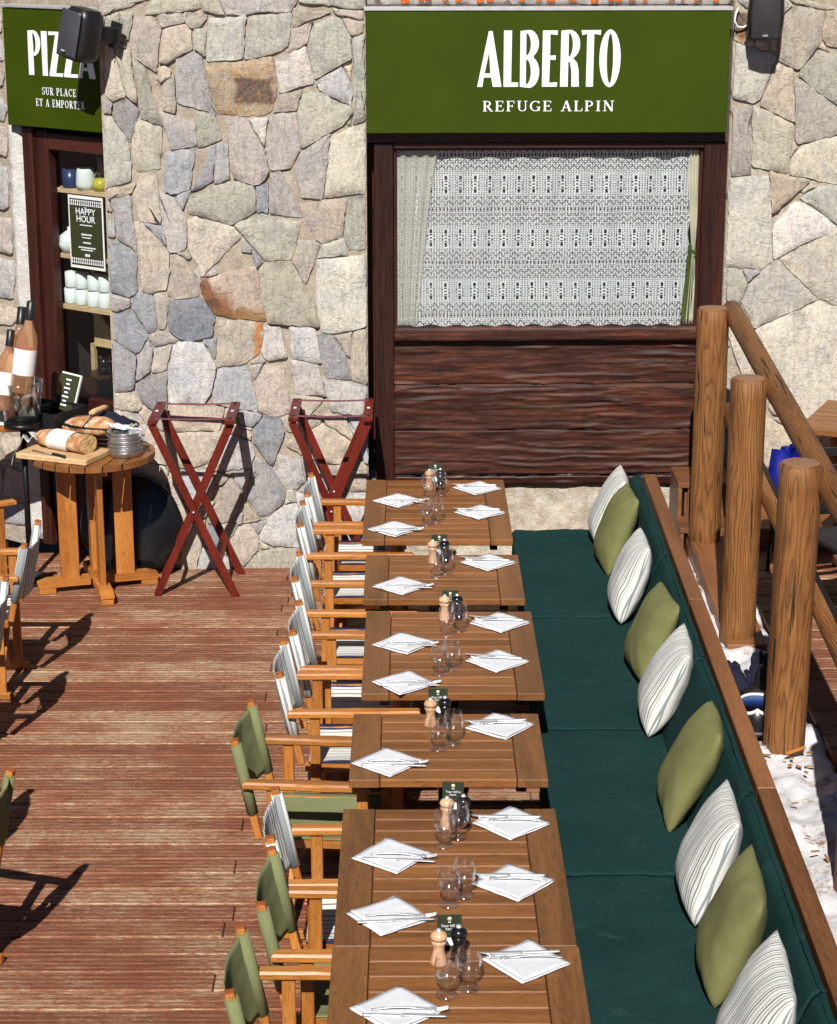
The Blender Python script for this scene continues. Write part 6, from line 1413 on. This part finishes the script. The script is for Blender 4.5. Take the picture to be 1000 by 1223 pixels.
for k, (x0, x1, y0, y1, z1) in enumerate([(1.575, 2.5, 11.86, 12.24, .66), (1.56, 2.5, 11.60, 11.855, .46)]):
    for j in range(2):
        h = (z1 - .03) / 2; m = MB(); m.box((x0 + .012, (y0 + y1) / 2, h * (j + .5)), (.024, y1 - y0, h - .006), None, .003); m.build('side_board', M_BROWN, lb)
    m = MB(); m.box(((x0 + x1) / 2, (y0 + y1) / 2, z1 - .015), (x1 - x0, y1 - y0, .030), None, .003); m.build('tread', M_BROWNX, lb)
    m = MB(); m.box(((x0 + x1) / 2 + .02, (y0 + y1) / 2 + .02, (z1 - .04) / 2), (x1 - x0 - .05, y1 - y0 - .045, z1 - .045)); m.build('carcass', M_BROWN, lb)
    m = MB(); m.box(((x0 + x1) / 2 + .03, y0 + .02, (z1 - .03) / 2), (x1 - x0 - .06, .02, z1 - .032)); m.build('riser', M_BROWNX, lb)

# wood chips and splinters on the snow
for k in range(22):
    y = random.choice([random.gauss(8.45, .12), random.gauss(11.0, .1), random.uniform(7.5, 8.6)]); x = random.uniform(1.50, 1.80); m = MB(); w = random.uniform(.012, .05)
    m.box((0, 0, 0), (w, random.uniform(.006, .016), .005), None, .001); o = m.build('wood_chip', M_BROWNCH, so, (x, y, .335 + random.uniform(0, .01)), (random.uniform(-.3, .3), random.uniform(-.3, .3), random.random() * 3))
m = MB(); m.beam((1.645, 8.50, .362), (1.735, 8.55, .372), .018, .010); o = m.build('splinter', M_CH[0], so)

# ------------------------------------------------------------------ ski gear on the snow
hx, hy, hz = 1.580, 8.90, .320
e = empty('ski_helmet', (hx, hy, hz), R(-12)); tag(e, 'black ski helmet lying on the snow behind the thick log post', 'helmet')
m = MB()
m.grid(32, 16, lambda u, v: (.118 * math.cos(6.28319 * u) * math.cos(v * 1.55) ** .8, .138 * math.sin(6.28319 * u) * math.cos(v * 1.55) ** .8, .01 + .165 * math.sin(v * 1.55)), 0.); m.build('shell', plain('black_helmet', (.010, .010, .012), .25, 0, .5, .2, 30, 0), e)
m = MB(); m.tube([(.124 * math.cos(6.28319 * k / 30), .143 * math.sin(6.28319 * k / 30), .028) for k in range(31)], .008, 6, False); m.build('rim', M_GRILLE, e)
gg = empty('ski_goggles', (hx - .015, hy - .085, hz + .150), R(-10)); gg.rotation_euler.x = R(-42); tag(gg, 'white framed ski goggles with blue mirror lens on the black helmet', 'goggles')
def gog(u, r): a = 6.28319 * u; k = (abs(math.cos(a)) ** 3 + abs(math.sin(a)) ** 3) ** (-1 / 3); x = r * 1.75 * k * math.cos(a); z = r * k * math.sin(a) * .92 + (.35 * r * max(0, 1 - abs(x) / .025) if math.sin(a) < 0 else 0); return x, z
m = MB(); m.tube([(gog(k / 36, .050)[0], .9 * gog(k / 36, .050)[0] ** 2 * 4, gog(k / 36, .050)[1]) for k in range(37)], .0085, 8, False); m.build('frame', M_PAPER, gg)
m = MB(); m.grid(10, 37, lambda u, v: (gog(v, .047 * u)[0], .9 * gog(v, .047 * u)[0] ** 2 * 4 - .006, gog(v, .047 * u)[1]), 0.); m.build('lens', M_LENS, gg)
for s in (-1, 1):
    m = MB(); m.grid(10, 4, lambda u, v: (s * (.088 + .03 * math.sin(u * 1.6)), .03 + u * .13, -.016 + v * .034), .004); m.build('strap', M_PAPER, gg)
def glove(loc, rot, label):
    e = empty('glove', loc, rot=rot); tag(e, label, 'glove', 'black ski gloves'); m = MB()
    m.tube([(0, -.02, .03), (0, .03, .03), (0, .08, .032), (0, .12, .03)], [.036, .042, .047, .040], 12)
    for k, (x, L) in enumerate(((-.033, .065), (-.011, .082), (.011, .078), (.033, .06))): m.tube([(x * .8, .10, .032), (x * 1.15, .10 + L * .5, .040), (x * 1.25, .10 + L, .026)], [.016, .016, .011], 8)
    m.tube([(.03, .02, .03), (.062, .055, .036), (.066, .095, .03)], [.017, .016, .012], 8); m.build('hand', M_NAVY, e)
    m = MB(); m.tube([(0, -.085, .034), (0, -.05, .034), (0, -.01, .032)], [.052, .050, .040], 14); m.build('cuff', M_BLACK, e)
glove((1.575, 9.28, .335), (R(35), R(-15), R(20)), 'black ski glove lying left on the snow beside the helmet')
glove((1.635, 9.34, .345), (R(42), R(10), R(-18)), 'black ski glove leaning right beside the black bag')
e = empty('black_bag', (1.70, 9.30, .315), R(-10)); tag(e, 'small black bag with buckle behind the thick log post', 'bag')
m = MB(); m.grid(24, 14, lambda u, v: (.075 * math.copysign(abs(math.cos(6.28319 * u)) ** .6, math.cos(6.28319 * u)) * math.cos(v * 1.5) ** .35, .055 * math.copysign(abs(math.sin(6.28319 * u)) ** .6, math.sin(6.28319 * u)) * math.cos(v * 1.5) ** .35, .16 * math.sin(v * 1.55)), 0.); m.build('body', M_BLACK, e)
m = MB(); m.tube([(-.03, -.03, .15), (-.02, -.03, .20), (.02, -.03, .20), (.03, -.03, .15)], .007, 6); m.build('handle', M_RUBBER, e)

# ------------------------------------------------------------------ terrace furniture behind the railing
tt = empty('terrace_table', (2.80, 11.66, .33), R(-24)); tag(tt, 'brown slatted table behind the handrail at the right edge', 'table')
for k in range(7):
    m = MB(); m.box((0, -.33 + .11 * k, .735), (1.0, .104, .034), None, .003); m.build('plank', M_TABLE_X, tt)
for sx in (-1, 1):
    for sy in (-1, 1): m = MB(); m.box((sx * .42, sy * .30, .36), (.06, .06, .715), None, .003); m.build('leg', M_CH[2], tt)
def jacket(x, y, z, rz, w, h, mat, label, seed, trim=False):
    e = empty('jacket', (x, y, z), rz); tag(e, label, 'jacket')
    m = MB(); m.grid(34, 26, lambda u, v: (w * (u - .5) * (1 + .25 * (1 - v)), .09 * math.sin(v * 3.14) * (1 if u < .5 else 1) * math.sin(u * 3.14) - .05 + .028 * fbm(u * 3, v * 4, seed) + .014 * math.sin(v * 22 + 3 * fbm(u * 3, v, seed)), v * h - .03 * abs(u - .5) * v), .02); m.build('body', mat, e)
    for s in (-1, 1):
        m = MB(); m.tube([(s * w * .46, 0, h * .92), (s * w * .60, -.03, h * .6), (s * w * .56, -.04, h * .15), (s * w * .50, -.03, -.02)], [.055, .062, .055, .048], 12); m.build('sleeve', mat, e)
    if trim:
        m = MB(); m.grid(6, 8, lambda u, v: (w * .12 + .07 * u * (1 - v), -.085 + .01 * math.sin(u * 4), -.03 + .13 * v), .004); m.build('white_lining', M_LETTER, e)
jacket(2.10, 11.10, .66, R(10), .15, .44, M_BLUE, 'royal blue ski jacket hanging behind the handrail', 2., True)
jacket(2.62, 11.22, .66, R(-12), .36, .36, M_TEAL, 'dark blue ski jacket hanging below the terrace table edge', 8.)
def metal_chair(x, y, rz, label):
    e = empty('metal_chair', (x, y, .33), rz); tag(e, label, 'chair', 'dark metal chairs on the terrace')
    for sx in (-1, 1):
        for sy in (-1, 1): m = MB(); m.tube([(sx * .20, sy * .20, 0), (sx * .18, sy * .18, .44 if sy < 0 else .82)], .012, 8); m.build('leg', M_BLACKM, e)
    m = MB(); m.box((0, 0, .45), (.42, .42, .025), None, .008); m.build('seat', M_BLACK, e)
    for k in range(3): m = MB(); m.box((0, .185, .58 + .10 * k), (.38, .016, .05), None, .004); m.build('back_slat', M_BLACK, e)
metal_chair(2.24, 11.05, R(190), 'dark slatted chair under the royal blue jacket')
metal_chair(2.66, 10.98, R(175), 'dark slatted chair under the dark blue jacket')
metal_chair(2.30, 10.35, R(20), 'dark slatted chair in the shade behind the thick log post')
bt = empty('wooden_bench', (2.42, 9.55, .33), R(4)); tag(bt, 'wooden bench with orange varnished leg behind the railing at right', 'bench')
m = MB(); m.box((0, 0, .43), (.50, 1.1, .04), None, .004); m.build('seat', M_BROWN, bt)
for y in (-.45, .45): m = MB(); m.box((-.15, y, .205), (.09, .05, .41), None, .003); m.build('leg', M_CH[2], bt); m = MB(); m.box((.15, y, .205), (.09, .05, .41), None, .003); m.build('leg', M_CH[2], bt)
